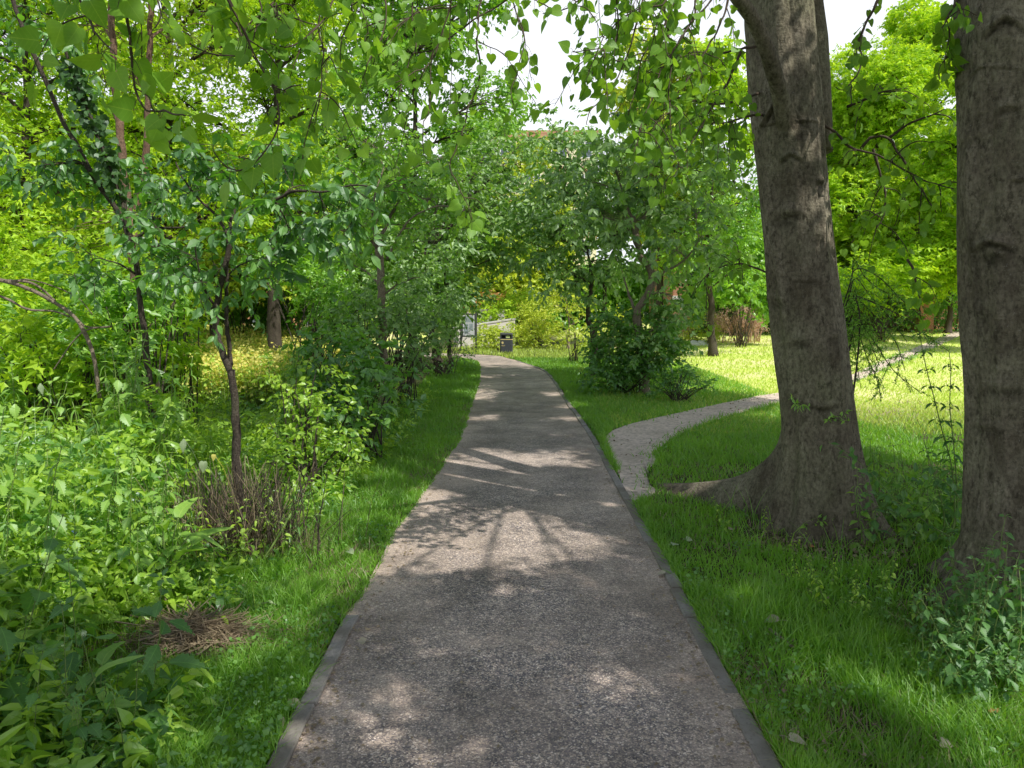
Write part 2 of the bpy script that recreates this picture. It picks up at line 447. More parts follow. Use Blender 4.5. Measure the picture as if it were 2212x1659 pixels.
pat = t.ramp(t.noise(p, 1.9, 5., .7), [(.36, .62), (.6, 1.05)])
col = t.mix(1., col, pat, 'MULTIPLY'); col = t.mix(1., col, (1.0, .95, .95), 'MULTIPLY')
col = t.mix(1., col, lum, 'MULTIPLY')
hgt = t.math('MULTIPLY', vor.outputs['Distance'], -1.)
bp = t.n('ShaderNodeBump', Strength=.6, Distance=.006, Height=hgt)
b = t.n('ShaderNodeBsdfPrincipled', Base_Color=col, Roughness=.68, Normal=bp); b.inputs['Specular IOR Level'].default_value = .45
M['path'] = t.out(b)
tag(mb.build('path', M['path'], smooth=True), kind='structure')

# the beaten side trail
up_e = [(1298, 948), (1318, 938), (1345, 922), (1400, 908), (1480, 890), (1560, 872), (1640, 856), (1720, 842), (1790, 824), (1850, 806), (1920, 775), (2000, 742), (2072, 712), (2150, 690)]
lo_e = [(1362, 1088), (1420, 1072), (1410, 1042), (1408, 1000), (1440, 958), (1510, 922), (1590, 897), (1670, 876), (1740, 860), (1810, 838), (1866, 818), (1936, 788), (2012, 755), (2076, 726), (2150, 702)]
UPs = resample([GG(*p) for p in up_e], 220); LOs = resample([GG(*p) for p in lo_e], 220)
def ragged(P, seed, amp):
    n = n2(P[:, 0], P[:, 1], 5., seed) - .5 + .5 * (n2(P[:, 0], P[:, 1], 14., seed + 1) - .5)
    Q = P.copy(); Q[:, 0] += n * amp; Q[:, 1] += n * amp * 1.2; return Q
UPs = ragged(UPs, 3, .2); LOs = ragged(LOs, 8, .2)
TRAIL = np.concatenate([UPs, LOs[::-1]])
w = np.linspace(0, 1, 11); V = UPs[:, None] * (1 - w)[None, :, None] + LOs[:, None] * w[None, :, None]
V[:, :, 2] = gz(V[:, :, 0], V[:, :, 1]) + .008
i = np.arange(219)[:, None] * 11; j = np.arange(10)[None]
F = np.stack([i + j, i + 11 + j, i + 12 + j, i + j + 1], -1).reshape(-1, 4)
t = NT('trail_earth'); p = t.pos()
n1 = t.noise(p, 3., 5., .65); n2_ = t.noise(p, 16., 6., .75); n3 = t.noise(t.stretch(p, (1, .6, 1)), 90., 3., .6)
c = t.mix(n1, (.64, .52, .43), (.9, .77, .66)); c = t.mix(t.ramp(n2_, [(.47, 0.), (.66, .8)]), c, (.27, .21, .16)); c = t.mix(t.ramp(t.noise(p, 1.7, 4., .6), [(.5, 0.), (.75, .5)]), c, (.3, .25, .17))
c = t.mix(t.ramp(n3, [(.55, 0.), (.7, .6)]), c, (.6, .54, .46))
bp = t.n('ShaderNodeBump', Strength=.9, Distance=.04, Height=n2_)
b = t.n('ShaderNodeBsdfPrincipled', Base_Color=c, Roughness=.95, Normal=bp); b.inputs['Specular IOR Level'].default_value = .1
M['trail'] = t.out(b)
tag(MB().add(V.reshape(-1, 3), F).build('trail', M['trail']), kind='structure')

# ground sheet
def axis(lo, hi, step, far):
    a = np.arange(lo, hi + 1e-6, step); k = []
    d = step; x = hi
    while x < far: d *= 1.35; x += d; k.append(x)
    kk = []; d = step; x = lo
    while x > -far: d *= 1.35; x -= d; kk.append(x)
    return np.concatenate([kk[::-1], a, k])
gx = axis(-24, 26, .5, 700); gy = axis(-8, 50, .5, 700)
XX, YY = np.meshgrid(gx, gy); ZZ = gz(XX, YY)
nz = (n2(XX, YY, .35, 2).reshape(XX.shape) - 1.0) * .10
ZZ = ZZ + nz * sstep(48, 60, YY)
i = np.arange(len(gy) - 1)[:, None] * len(gx); j = np.arange(len(gx) - 1)[None]
F = np.stack([i + j, i + j + 1, i + len(gx) + j + 1, i + len(gx) + j], -1).reshape(-1, 4)
V = np.stack([XX, YY, ZZ], -1).reshape(-1, 3)
sunny = sstep(10, 15, V[:, 1]) * sstep(2.2, 4.2, V[:, 0]) + sstep(13, 17, V[:, 1]) * sstep(4, 5, -V[:, 0])  # mask: the look of sunlit turf is put into the ground colour
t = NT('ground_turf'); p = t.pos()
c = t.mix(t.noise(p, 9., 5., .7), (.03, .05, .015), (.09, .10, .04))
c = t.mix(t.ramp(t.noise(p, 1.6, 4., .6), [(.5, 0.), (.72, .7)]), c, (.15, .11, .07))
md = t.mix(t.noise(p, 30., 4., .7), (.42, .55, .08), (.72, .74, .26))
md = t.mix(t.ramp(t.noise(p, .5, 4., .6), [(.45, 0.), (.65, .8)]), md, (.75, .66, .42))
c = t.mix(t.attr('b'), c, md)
b = t.n('ShaderNodeBsdfPrincipled', Base_Color=c, Roughness=.95); b.inputs['Specular IOR Level'].default_value = .1
M['ground'] = t.out(b)
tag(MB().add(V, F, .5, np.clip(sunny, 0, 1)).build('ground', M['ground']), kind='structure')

# kerb: concrete edging slabs, some chipped, tilted and part buried
t = NT('edging_concrete'); p = t.pos()
c = t.mix(t.noise(p, 7., 5., .65), (.19, .178, .165), (.4, .375, .345)); c = t.mix(t.ramp(t.noise(p, 50., 4., .6), [(.52, 0.), (.7, .6)]), c, (.13, .12, .1))
c = t.mix(t.ramp(t.noise(p, 2.4, 3.), [(.42, 0.), (.62, .7)]), c, (.17, .145, .11))
bp = t.n('ShaderNodeBump', Strength=.5, Distance=.006, Height=t.noise(p, 60., 4.))
b = t.n('ShaderNodeBsdfPrincipled', Base_Color=c, Roughness=.9, Normal=bp); b.inputs['Specular IOR Level'].default_value = .2
M['kerb'] = t.out(b)
def kerb(P, y0, y1, width, side, seed):
    rng = np.random.default_rng(seed); mb = MB()
    P = P[(P[:, 1] >= y0) & (P[:, 1] <= y1)]; P = resample(P, 900, False)
    L = np.concatenate([[0], np.cumsum(np.linalg.norm(np.diff(P, axis=0), axis=1))]); s = 0
    while s < L[-1] - .2:
        ln = .92 if rng.random() > .35 else rng.uniform(.3, .7); e = min(s + ln - .012, L[-1])
        q = np.linspace(s, e, 9); pts = np.stack([np.interp(q, L, P[:, k]) for k in range(3)], 1)
        T = norm(np.gradient(pts, axis=0)); N = np.stack([T[:, 1], -T[:, 0], 0 * T[:, 0]], 1) * side
        off = rng.uniform(-.008, .008); tz = rng.uniform(.016, .032); tl = rng.uniform(-.006, .006)
        wv = (n2(q, q * 0, 9., seed) - .5) * .012
        a = pts + N * (off + wv)[:, None]; b_ = pts + N * (off + width + wv * .5)[:, None]
        z1 = tz + np.linspace(-tl, tl, 9); bev = .006
        ring = [a * [1, 1, 0] + [0, 0, -.08], np.c_[a[:, :2], z1 - bev], np.c_[(a + N * bev)[:, :2], z1], np.c_[(b_ - N * bev)[:, :2], z1], np.c_[b_[:, :2], z1 - bev], b_ * [1, 1, 0] + [0, 0, -.08]]
        V = np.stack(ring, 1).reshape(-1, 3); ii = np.arange(8)[:, None] * 6; jj = np.arange(5)[None]
        F = np.stack([ii + jj, ii + jj + 1, ii + jj + 7, ii + jj + 6], -1).reshape(-1, 4)
        if side < 0: F = F[:, ::-1]
        mb.add(V, [F, np.array([[0, 1, 2, 3, 4, 5][::-1], [48 + k for k in range(6)]])]); s += ln
    return tag(mb.build('kerb', M['kerb'], smooth=False), kind='structure')
RK = REs.copy(); kerb(RK, .2, 25.5, .075, -1, 3)
LK = LEs.copy(); kerb(LK, .2, 4.12, .075, 1, 4)

# ------------------------------------------------------------------ grass
def blades(x, y, h, wd, rng, lean=.5, z=None, v=None, seg=3):
    n = len(x); z = gz(x, y) if z is None else z
    a = rng.uniform(0, 2 * np.pi, n); la = rng.uniform(.15, 1, n) * lean
    dx, dy = np.cos(a), np.sin(a); px_, py_ = -dy, dx
    fa = rng.uniform(0, np.pi, n); fx, fy = np.cos(fa), np.sin(fa)
    V = np.zeros((n, 2 * seg + 1, 3)); B = np.zeros((n, 2 * seg + 1))
    for k in range(seg + 1):
        t = k / seg; bend = la * t * t * h; zz = h * (t - .35 * la * t * t)
        wk = wd * (1 - t ** 1.6) * .5
        cx, cy = x + dx * bend, y + dy * bend
        if k < seg:
            V[:, 2 * k] = np.stack([cx - fx * wk, cy - fy * wk, z + zz - .01], 1); V[:, 2 * k + 1] = np.stack([cx + fx * wk, cy + fy * wk, z + zz - .01], 1)
            B[:, 2 * k:2 * k + 2] = t * t * .6
        else:
            V[:, 2 * k] = np.stack([cx, cy, z + zz], 1); B[:, 2 * k] = .75
    o = (np.arange(n) * (2 * seg + 1))[:, None]
    F4 = np.concatenate([o + np.array([2 * k, 2 * k + 1, 2 * k + 3, 2 * k + 2]) for k in range(seg - 1)])
    F3 = o + np.array([2 * seg - 2, 2 * seg - 1, 2 * seg])
    v = rng.uniform(0, 1, n) if v is None else v
    return V.reshape(-1, 3), [F4, F3], np.repeat(v, 2 * seg + 1), B.ravel()

# verge line where the grass meets the undergrowth on the left
verge = np.array([G(*p) for p in [(180, 1900), (275, 1659), (330, 1480), (430, 1330), (520, 1230), (640, 1150), (710, 1090), (790, 1030), (850, 960), (890, 920), (925, 860), (945, 825), (955, 805), (975, 790)]])
def vergeX(y): return np.interp(y, verge[:, 1], verge[:, 0])
def pathLX(y): return np.interp(y, LEs[:, 1], LEs[:, 0])
def pathRX(y): return np.interp(y, REs[:NP * 3 // 4, 1], REs[:NP * 3 // 4, 0])
PATHi = np.concatenate([REs - [.0, 0, 0], LEs[::-1] + [0.02, 0, 0]])
def offpath(x, y):
    return ~inpoly(x, y, PATHi) & ~inpoly(x, y, TRAIL)
def sampleY(n, a, b, k, rng):
    u = rng.random(n); return (a ** (1 - k) + u * (b ** (1 - k) - a ** (1 - k))) ** (1 / (1 - k))

rng = np.random.default_rng(5)
mb = MB()
n = 70000; y = sampleY(n, 1.6, 27, 1.55, rng); x0 = vergeX(y) - .35; x1 = pathLX(y) + .02
x = x0 + (x1 - x0) * rng.random(n)
k = offpath(x, y) & (x < pathLX(y) - np.where(y < 4.1, .005, -.03)); x, y = x[k], y[k]
tuft = n2(x, y, 4., 9); h = (.05 + .13 * tuft * rng.uniform(.5, 1.2, len(x))) * np.clip(.65 + (pathLX(y) - x) * 1.6, .6, 1.15)
mb.add(*blades(x, y, h, (.0055 + .0008 * y), rng, .9, v=np.clip(.65 * n2(x, y, 1.3, 71) + .5 * rng.random(len(x)) - .1, 0, 1)))
# right of the path
n = 185000; y = sampleY(n, 1.6, 26, 1.5, rng); x = pathRX(y) + .004 + rng.random(n) ** 1.15 * (2.2 + y * .72)
bare = np.hypot((x - 2.35) * 1.0, y - 5.35) < .62; bare |= np.hypot(x - 2.9, y - 4.15) < .6
k = offpath(x, y) & ~(bare & (rng.random(n) < .75)) & (x < pathRX(y) + 22) & ~((y > 11) & (x > 3 + (y - 11) * .1) & (rng.random(n) < .6)); x, y = x[k], y[k]
far = sstep(9.5, 14, y) * sstep(2.0, 4.2, x)
tuft = n2(x, y, 2.2, 19) * .6 + n2(x, y, 7., 20) * .4; h = (.035 + .17 * tuft ** 1.8 * rng.uniform(.5, 1.3, len(x))) * (1 - .55 * far)
keep = (rng.random(len(x)) > far) & ((n2(x, y, 1.5, 81) * .6 + n2(x, y, 5., 82) * .4 > .36) | (rng.random(len(x)) < .45))
mb.add(*blades(x[keep], y[keep], h[keep], (.0055 + .0008 * y)[keep], rng, .9, v=np.clip(.65 * n2(x, y, 1.3, 71) + .5 * rng.random(len(x)) - .1, 0, 1)[keep]))
fk = (rng.random(len(x)) < far); xm, ym, hm = x[fk], y[fk], h[fk]
n = 46000; y = sampleY(n, 8, 27, 1.2, rng); x = pathRX(y) + .05 + rng.random(n) * 4.2; k = offpath(x, y); x, y = x[k], y[k]
mb.add(*blades(x, y, rng.uniform(.04, .13, len(x)), .008 + .0009 * y, rng, .9))
# longer tufts and seeding stems
n = 2600; y = sampleY(n, 1.8, 14, 1.3, rng); x = pathRX(y) + .15 + rng.random(n) * (1 + y * .4); k = offpath(x, y) & (n2(x, y, 1.7, 44) > .55); x, y = x[k], y[k]
mb.add(*blades(x, y, rng.uniform(.2, .38, len(x)), .006, rng, 1.1, v=rng.uniform(.3, 1, len(x))))
n = 900; y = sampleY(n, 1.8, 12, 1.3, rng); x = vergeX(y) + rng.random(n) * (pathLX(y) - vergeX(y)) * .7; k = n2(x, y, 2.2, 47) > .5
mb.add(*blades(x[k], y[k], rng.uniform(.18, .32, k.sum()), .006, rng, 1.0))
n = 7000; kk = rng.integers(0, 220, n); sd3 = rng.random(n) < .5; e = np.where(sd3[:, None], UPs[kk], LOs[kk]); x = e[:, 0] + rng.normal(size=n) * .1; y = e[:, 1] + rng.normal(size=n) * .1; k = (y < 26) & ~inpoly(x, y, PATHi) & ((n2(x, y, 3.1, 91) > .4) | (y < 10)); x, y = x[k], y[k]
mb.add(*blades(x, y, rng.uniform(.04, .12, len(x)), .005 + .001 * y, rng, 1.0))
# strip of turf between the kerb and the trail, and clumps that creep over the edges
n = 9000; y = sampleY(n, 6, 25, 1.4, rng); x = pathRX(y) + .04 + rng.random(n) * np.where((y > 6.2) & (y < 9.6), .12, .3); k = ~inpoly(x, y, PATHi) & (~inpoly(x, y, TRAIL) | (n2(x, y, 4.5, 93) > .84)); x, y = x[k], y[k]
mb.add(*blades(x, y, rng.uniform(.04, .11, len(x)), .004 + .0009 * y, rng, .9))
n = 5200; y = sampleY(n, 1.7, 25, 1.5, rng); x = pathRX(y) - .015 + rng.random(n) * .08; k = (n2(y, y * 0, 2.3, 66) > .52); x, y = x[k], y[k]
mb.add(*blades(x, y, rng.uniform(.05, .13, len(x)), .0055 + .0008 * y, rng, 1.3))
n = 900; y = sampleY(n, 1.7, 4.4, 1.2, rng); x = pathLX(y) + .02 - rng.random(n) * .08; k = (n2(y, y * 0, 2.9, 67) > .5); x, y = x[k], y[k]
mb.add(*blades(x, y, rng.uniform(.05, .13, len(x)), .006, rng, 1.3))
n = 30000; y = sampleY(n, 1.7, 14, 1.4, rng); sd_ = rng.random(n) < .33; x = np.where(sd_, pathLX(y) - rng.random(n) * (pathLX(y) - vergeX(y)), pathRX(y) + rng.random(n) ** 1.2 * (2 + y * .5)); k = offpath(x, y) & (n2(x, y, 1.1, 61) > .42); x, y = x[k], y[k]
mb.add(*blades(x, y, rng.uniform(.04, .12, len(x)), .004 + .0006 * y, rng, 1.5), m=1)
n = 26000; y = sampleY(n, 1.7, 16, 1.45, rng); sd_ = rng.random(n) < .3; x = np.where(sd_, pathLX(y) - rng.random(n) * (pathLX(y) - vergeX(y)), pathRX(y) + rng.random(n) ** 1.1 * (2.4 + y * .5)); k = offpath(x, y) & (n2(x, y, 1.9, 63) > .5); x, y = x[k], y[k]; n = len(x)
scatter(mb, KITE, np.c_[x, y, gz(x, y) + rng.uniform(.02, .1, n)], norm(np.c_[rng.normal(size=(n, 2)), rng.normal(size=n) * .4]), norm(rng.normal(size=(n, 3)) * .35 + [0, 0, 1]), rng.uniform(.012, .032, n), rng.random(n), aspect=1.5, m=2)
tag(mb.build('grass', [M['grass'], M['dry'], M['weed_dark']]), 'green verge and lawn grass beside the path', 'grass', kind='stuff')
mb = MB(); mb.add(*blades(xm, ym, hm, .006 + .0014 * ym, rng, .8))
n = 60000; y = sampleY(n, 10, 46, 1.2, rng); x = (rng.random(n) * .95 - .03) * y + .5; k = offpath(x, y) & (x > np.interp(y, [8, 14, 26, 46], [1.5, 1.6, 2.2, 4])); x, y = x[k], y[k]
mb.add(*blades(x, y, .04 + .09 * n2(x, y, .8, 29) * rng.uniform(.5, 1.2, len(x)), .008 + .0012 * y, rng, .8, seg=2))
n = 7000; y = sampleY(n, 27, 36, 1.1, rng); x = rng.uniform(-3, 6, n); k = offpath(x, y); x, y = x[k], y[k]
mb.add(*blades(x, y, rng.uniform(.06, .2, len(x)), .035, rng, .8, seg=2))
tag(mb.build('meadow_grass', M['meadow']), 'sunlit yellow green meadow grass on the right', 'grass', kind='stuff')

# ------------------------------------------------------------------ trees
def taper(P, r0, r1, p=1.): return r0 + (r1 - r0) * np.linspace(0, 1, len(P)) ** p

def wobble(P, amp, seed):
    Q = P.copy(); t = np.arange(len(P)) * .6
    for k in (0, 1, 2): Q[1:-1, k] += (vnoise(np.stack([t, t * 0 + k * 7.3, t * 0 + seed * 1.7], 1), seed)[1:-1] - .5) * 2 * amp
    return Q

def bez(a, b, up=.25, side=None, n=8):
    a = np.asarray(a, float); b = np.asarray(b, float); L = np.linalg.norm(b - a)
    c = (a + b) / 2 + np.array([0, 0, up * L]) + (0 if side is None else np.asarray(side) * L)
    t = np.linspace(0, 1, n)[:, None]; return (1 - t) ** 2 * a + 2 * t * (1 - t) * c + t * t * b

def spray_leaves(mb, C, out, rng, m, L, per, tmpl, size, droop=.5, flat=.5, vjit=1., woodmb=None, tw=.003, zs=.7, vbase=None, up0=.15):
    k = len(C); C = np.repeat(C, m, 0); out = np.repeat(out, m, 0)
    d = norm(out * .7 + runit(k * m, rng) * 1.0 + [0, 0, up0]); d[:, 2] *= zs; d = norm(d)
    Ls = L * rng.uniform(.6, 1.3, k * m)
    st = C + rng.normal(size=(k * m, 3)) * L * .22
    t = np.linspace(.12, 1, per)[None, :] + rng.uniform(-.04, .04, (k * m, per))
    P = st[:, None] + d[:, None] * (t * Ls[:, None])[..., None]; P[:, :, 2] -= (t ** 2 * Ls[:, None] * .35 * droop)
    side = norm(np.cross(d, np.array([0, 0, 1.]) + rng.normal(size=(k * m, 3)) * .2))
    alt = np.where(np.arange(per) % 2, 1., -1.)[None, :, None]
    ld = norm(d[:, None] * .55 + side[:, None] * alt * .8 + rng.normal(size=P.shape) * .35 + np.array([0, 0, -droop]))
    up = norm(np.array([0, 0, 1.]) * flat + rng.normal(size=P.shape) * (1 - flat) + out[:, None] * .25)
    vv = rng.random(P.shape[:2]) * vjit if vbase is None else np.clip(vbase + rng.normal(size=P.shape[:2]) * .2, 0, 1)
    scatter(mb, tmpl, P.reshape(-1, 3), ld.reshape(-1, 3), up.reshape(-1, 3), size * rng.uniform(.6, 1.15, k * m * per), vv.ravel())
    if woodmb is not None:
        q = np.linspace(0, 1, 4)[None, :, None]
        W = st[:, None] + d[:, None] * q * Ls[:, None, None]; W[:, :, 2] -= (q[..., 0] ** 2 * Ls[:, None] * .35 * droop)
        woodmb.add(*tubes_many(W, tw, tw * .35, 3))

def clumps(blobs, per_m3, rng, minn=5, hollow=.35):
    Cs, Os, ids = [], [], []
    for bi, (c, r) in enumerate(blobs):
        c = np.asarray(c); r = np.asarray(r, float)
        n = max(minn, int(per_m3 * 4.19 * r.prod()))
        u = runit(n, rng); rad = rng.uniform(hollow ** 3, 1, n) ** (1 / 3)
        p = c + u * r * rad[:, None]
        Cs.append(p); Os.append(norm(u * [1, 1, .8] + [0, 0, .15])); ids.append(np.full(n, bi))
    return np.concatenate(Cs), np.concatenate(Os), np.concatenate(ids)

def pxblobs(lst):
    """(px, py, Y, rx_px, ry_px[, depth factor]) -> world ellipsoids"""
    o = []
    for b in lst:
        c = A(b[0], b[1], b[2]); sc = b[2] / FPX; rx, rz = b[3] * sc, b[4] * sc
        o.append((c, (rx, (b[5] if len(b) > 5 else .8) * max(rx, rz), rz)))
    return o

def tree(name, label, cat, stems, blobs, leafm, barkm, tmpl=OVATE, size=.07, per_m3=3., m=4, L=.35, per=7, droop=.5, flat=.55,
         seed=1, twigs=True, limb_r=.03, group=None, sides=10, hollow=.35, limbs=True, minn=5, root=None, rise=.18, wob=.25):
    """stems = [(points, r0, r1)], first point of first stem is the foot.  > trunk, crown"""
    rng = np.random.default_rng(seed)
    foot = np.array(stems[0][0][0]) if root is None else np.array(root)
    th = thing(name, label, cat, foot, group)
    wood = MB(); sk = []
    for si, (P, r0, r1) in enumerate(stems):
        P = resample(P, max(14, int(6 * len(P)))); P = wobble(P, r0 * .35, seed + si)
        rr = taper(P, r0, r1, .8)
        if si == 0: rr = rr * (1 + .7 * np.exp(-np.linspace(0, 1, len(P)) * 14))
        wood.add(*tube(P, rr, sides, wob=wob, seed=seed)); sk.append(np.c_[P, rr])
    sk = np.concatenate(sk)
    C, O, ids = clumps(blobs, per_m3 * DENS, rng, minn, hollow)
    lb = []
    if limbs:
        for bi, (c, r) in enumerate(blobs):
            w_ = sk[:, 2] < c[2] + .2; cand = sk[w_] if w_.any() else sk
            d = np.linalg.norm(cand[:, :3] - c, axis=1) + .6 * np.abs(cand[:, 2] - (c[2] - np.linalg.norm(cand[:, :2] - np.array(c)[:2], axis=1) * .6))
            a = cand[d.argmin()]
            q = bez(a[:3], c, rise, rng.normal(size=3) * .08, 9); q = wobble(q, .03 * np.linalg.norm(q[-1] - q[0]), seed + bi)
            rr = taper(q, min(a[3] * .7, limb_r), limb_r * .35); wood.add(*tube(q, rr, 6, wob=.2, seed=bi)); lb.append(q)
        if twigs:
            st = np.array([lb[b][int(rng.integers(2, 9))] for b in ids])
            T = np.linspace(0, 1, 5)[None, :, None]
            mid = (st + C) / 2 + [0, 0, 1] * (np.linalg.norm(C - st, axis=1)[:, None] * .15) + rng.normal(size=C.shape) * .05
            W = (1 - T) ** 2 * st[:, None] + 2 * T * (1 - T) * mid[:, None] + T * T * C[:, None]
            wood.add(*tubes_many(W, limb_r * .3, limb_r * .12, 4))
    cr = MB(); spray_leaves(cr, C, O, rng, m, L, per, tmpl, size, droop, flat, woodmb=wood if twigs else None, tw=.0035 if twigs else 0)
    under(wood.build('trunk', barkm), th)
    under(cr.build('crown', leafm, smooth=False), th)
    return th

# ---- the big poplar trunks -------------------------------------------------
def big_trunk(rows, lobes, scars, ztop, extra, name, parent, seed, nth=200, nz=900):
    """rows = (z, cx, cy, r)"""
    rows = np.array(rows, float)
    z = np.concatenate([np.linspace(-.12, .9, nz // 2), np.linspace(.92, 4.6, nz // 2), np.linspace(4.8, ztop, 30)])
    th = np.linspace(0, 2 * np.pi, nth, endpoint=False)
    cx, cy, r = (np.interp(z, rows[:, 0], rows[:, k]) for k in (1, 2, 3))
    Z, TH = np.meshgrid(z, th, indexing='ij')
    Rr = np.repeat(r[:, None], nth, 1)
    for a, ln, hs, w_ in lobes:
        dd = (TH - a + np.pi) % (2 * np.pi) - np.pi
        Rr = Rr + ln * np.exp(-np.maximum(Z, 0) / hs) * np.exp(-(dd / w_) ** 2)
    P3 = np.stack([np.cos(TH) * 3, np.sin(TH) * 3, Z * 1.2], -1).reshape(-1, 3)
    Rr = Rr + (vnoise(P3, seed).reshape(Z.shape) - .5) * .05
    base_f = np.exp(-np.maximum(Z, 0) / .5)
    rid = vnoise(np.stack([np.cos(TH) * 9, np.sin(TH) * 9, Z * 1.6 + TH * 0], -1).reshape(-1, 3), seed + 3).reshape(Z.shape)
    Rr = Rr + (rid - .5) * (.012 + .035 * base_f)
    f2 = vnoise(np.stack([np.cos(TH) * 26, np.sin(TH) * 26, Z * 7], -1).reshape(-1, 3), seed + 4).reshape(Z.shape)
    Rr = Rr + (f2 - .5) * (.007 + .012 * base_f)
    sc = np.zeros_like(Z)
    for a, zz, w_, hh, bend, amp in scars:
        dd = ((TH - a + np.pi) % (2 * np.pi) - np.pi) * np.interp(zz, rows[:, 0], rows[:, 3])
        dz = Z - zz + np.abs(dd) * bend
        s = np.exp(-(dz / hh) ** 2) * np.exp(-(dd / w_) ** 4)
        rough = vnoise(np.stack([dd * 45, Z * 60, Z * 0], -1).reshape(-1, 3), seed + 7).reshape(Z.shape)
        sc = np.maximum(sc, s * amp * (.25 + 1.1 * rough))
        Rr = Rr + np.exp(-((dz - hh * 1.6) / (hh * 1.3)) ** 2) * np.exp(-(dd / w_) ** 4) * .018 * amp - s * .012 * amp
    lw = np.exp(-np.maximum(Z, 0) / .25) * np.clip(vnoise(P3 * 4, seed + 9).reshape(Z.shape) * 1.4 - .3, 0, 1) * .6
    sc = np.maximum(sc, lw)
    # tiny bark knots
    kn = vnoise(np.stack([np.cos(TH) * 14, np.sin(TH) * 14, Z * 16], -1).reshape(-1, 3), seed + 12).reshape(Z.shape)
    sc = np.maximum(sc, np.clip((kn - .86) * 9, 0, .8))
    X = cx[:, None] + np.cos(TH) * Rr; Y = cy[:, None] + np.sin(TH) * Rr
    # roots hug the ground
    V = np.stack([X, Y, Z], -1).reshape(-1, 3)
    n = len(z); i = np.arange(n - 1)[:, None] * nth; j = np.arange(nth)[None]; j2 = (j + 1) % nth
    F = np.stack([i + j, i + j2, i + nth + j2, i + nth + j], -1).reshape(-1, 4)
    mb = MB().add(V, F, .5, np.clip(sc, 0, 1).ravel())
    for P, rr in extra: mb.add(*tube(P, rr, 28, wob=.12, seed=seed))
    return under(mb.build(name, M['bark']), parent)

def scar_at(px, py, cx, cy, r, w_, hh, bend, amp=1.):
    p = A(px, py, cy - r * .85); u = np.clip((p[0] - cx) / r, -.98, .98)
    return (-math.acos(u), p[2], w_, hh, bend, amp)

POP = 2.35, 5.6
def colx(px, Y): return A(px, 800, Y)[0]
def edge_rows(pts, Yc, r=None):
    out = []
    for py, l, rr in pts:
        a = A(l, py, Yc)
        if r is None: b = A(rr, py, Yc); out.append((a[2], (a[0] + b[0]) / 2, Yc, (b[0] - a[0]) / 2 * .94))
        else: out.append((a[2], a[0] + rr, Yc, rr))
    return sorted(out)
rows = edge_rows([(0, 1605, 1752), (200, 1615, 1770), (350, 1630, 1786), (450, 1640, 1796), (600, 1655, 1811), (700, 1665, 1825), (800, 1675, 1837), (880, 1684, 1845), (970, 1690, 1856), (1080, 1688, 1868)], 5.55)
rows = [(-.3, rows[0][1] + .02, 5.58, rows[0][3] + .02)] + rows + [(6, 1.78, 5.6, .21), (9, 1.8, 5.7, .15), (13, 1.9, 5.8, .05)]
poplar = thing('poplar_tree', 'big grey poplar with a buttress root and low branch collar, nearest to the path', 'tree', (POP[0], POP[1], 0))
def rz(py, Y=5.32): return A(1700, py, Y)[2]
sc1 = []
for px, py, w_, hh, bend, amp in [(1703, 342, .075, .016, .55, 1), (1767, 402, .05, .022, .1, 1), (1690, 478, .11, .05, .1, .75), (1708, 470, .08, .03, .2, .7), (1762, 520, .05, .03, -.2, .5),
                                  (1735, 612, .09, .012, -.12, .4), (1690, 660, .09, .035, 0, .5), (1775, 655, .04, .03, .3, .4), (1727, 745, .07, .03, .1, .7), (1795, 735, .06, .03, .3, .5), (1770, 885, .12, .018, -.25, .75), (1720, 870, .05, .04, .3, .55),
                                  (1680, 215, .16, .02, 1.25, 1.), (1668, 240, .12, .012, 1.0, .8), (1700, 268, .25, .008, .02, .6), (1650, 120, .04, .06, 0, .4)]:
    z_ = rz(py); rw = np.array(rows); cxx = np.interp(z_, rw[:, 0], rw[:, 1]); rr = np.interp(z_, rw[:, 0], rw[:, 3])
    sc1.append(scar_at(px, py, cxx, 5.58, rr, w_, hh, bend, amp))
lobes1 = [(R(123), 1.5, .26, .24), (R(96), .35, .2, .35), (R(-28), .22, .24, .35), (R(-75), .1, .2, .4), (R(-128), .22, .24, .36), (R(20), .25, .2, .5), (R(178), .2, .3, .4)]
stem2 = resample([A(1745, 330, 5.72), A(1748, 230, 5.75), A(1744, 100, 5.8), A(1738, -60, 5.9), (2.6, 6.2, 7), (2.8, 6.4, 10)], 26)
limb0 = resample([A(1712, 360, 5.47), A(1703, 290, 5.40), A(1692, 232, 5.31), A(1681, 185, 5.21), A(1664, 130, 5.1), A(1634, 55, 4.95), A(1590, -10, 4.8), A(1500, -130, 4.5), A(1330, -300, 4.0), A(1150, -400, 3.7), A(980, -450, 3.5)], 40)
big_trunk(rows, lobes1, sc1, 12.5, [(stem2, taper(stem2, .165, .05))], 'trunk', poplar, 21)
lm = MB(); lm.add(*tube(limb0, np.interp(np.linspace(0, 1, 40), [0, .05, .1, .16, .4, 1], [.06, .085, .078, .058, .042, .02]), 14, wob=.15, seed=4))
under(lm.build('limb', M['bark']), poplar)

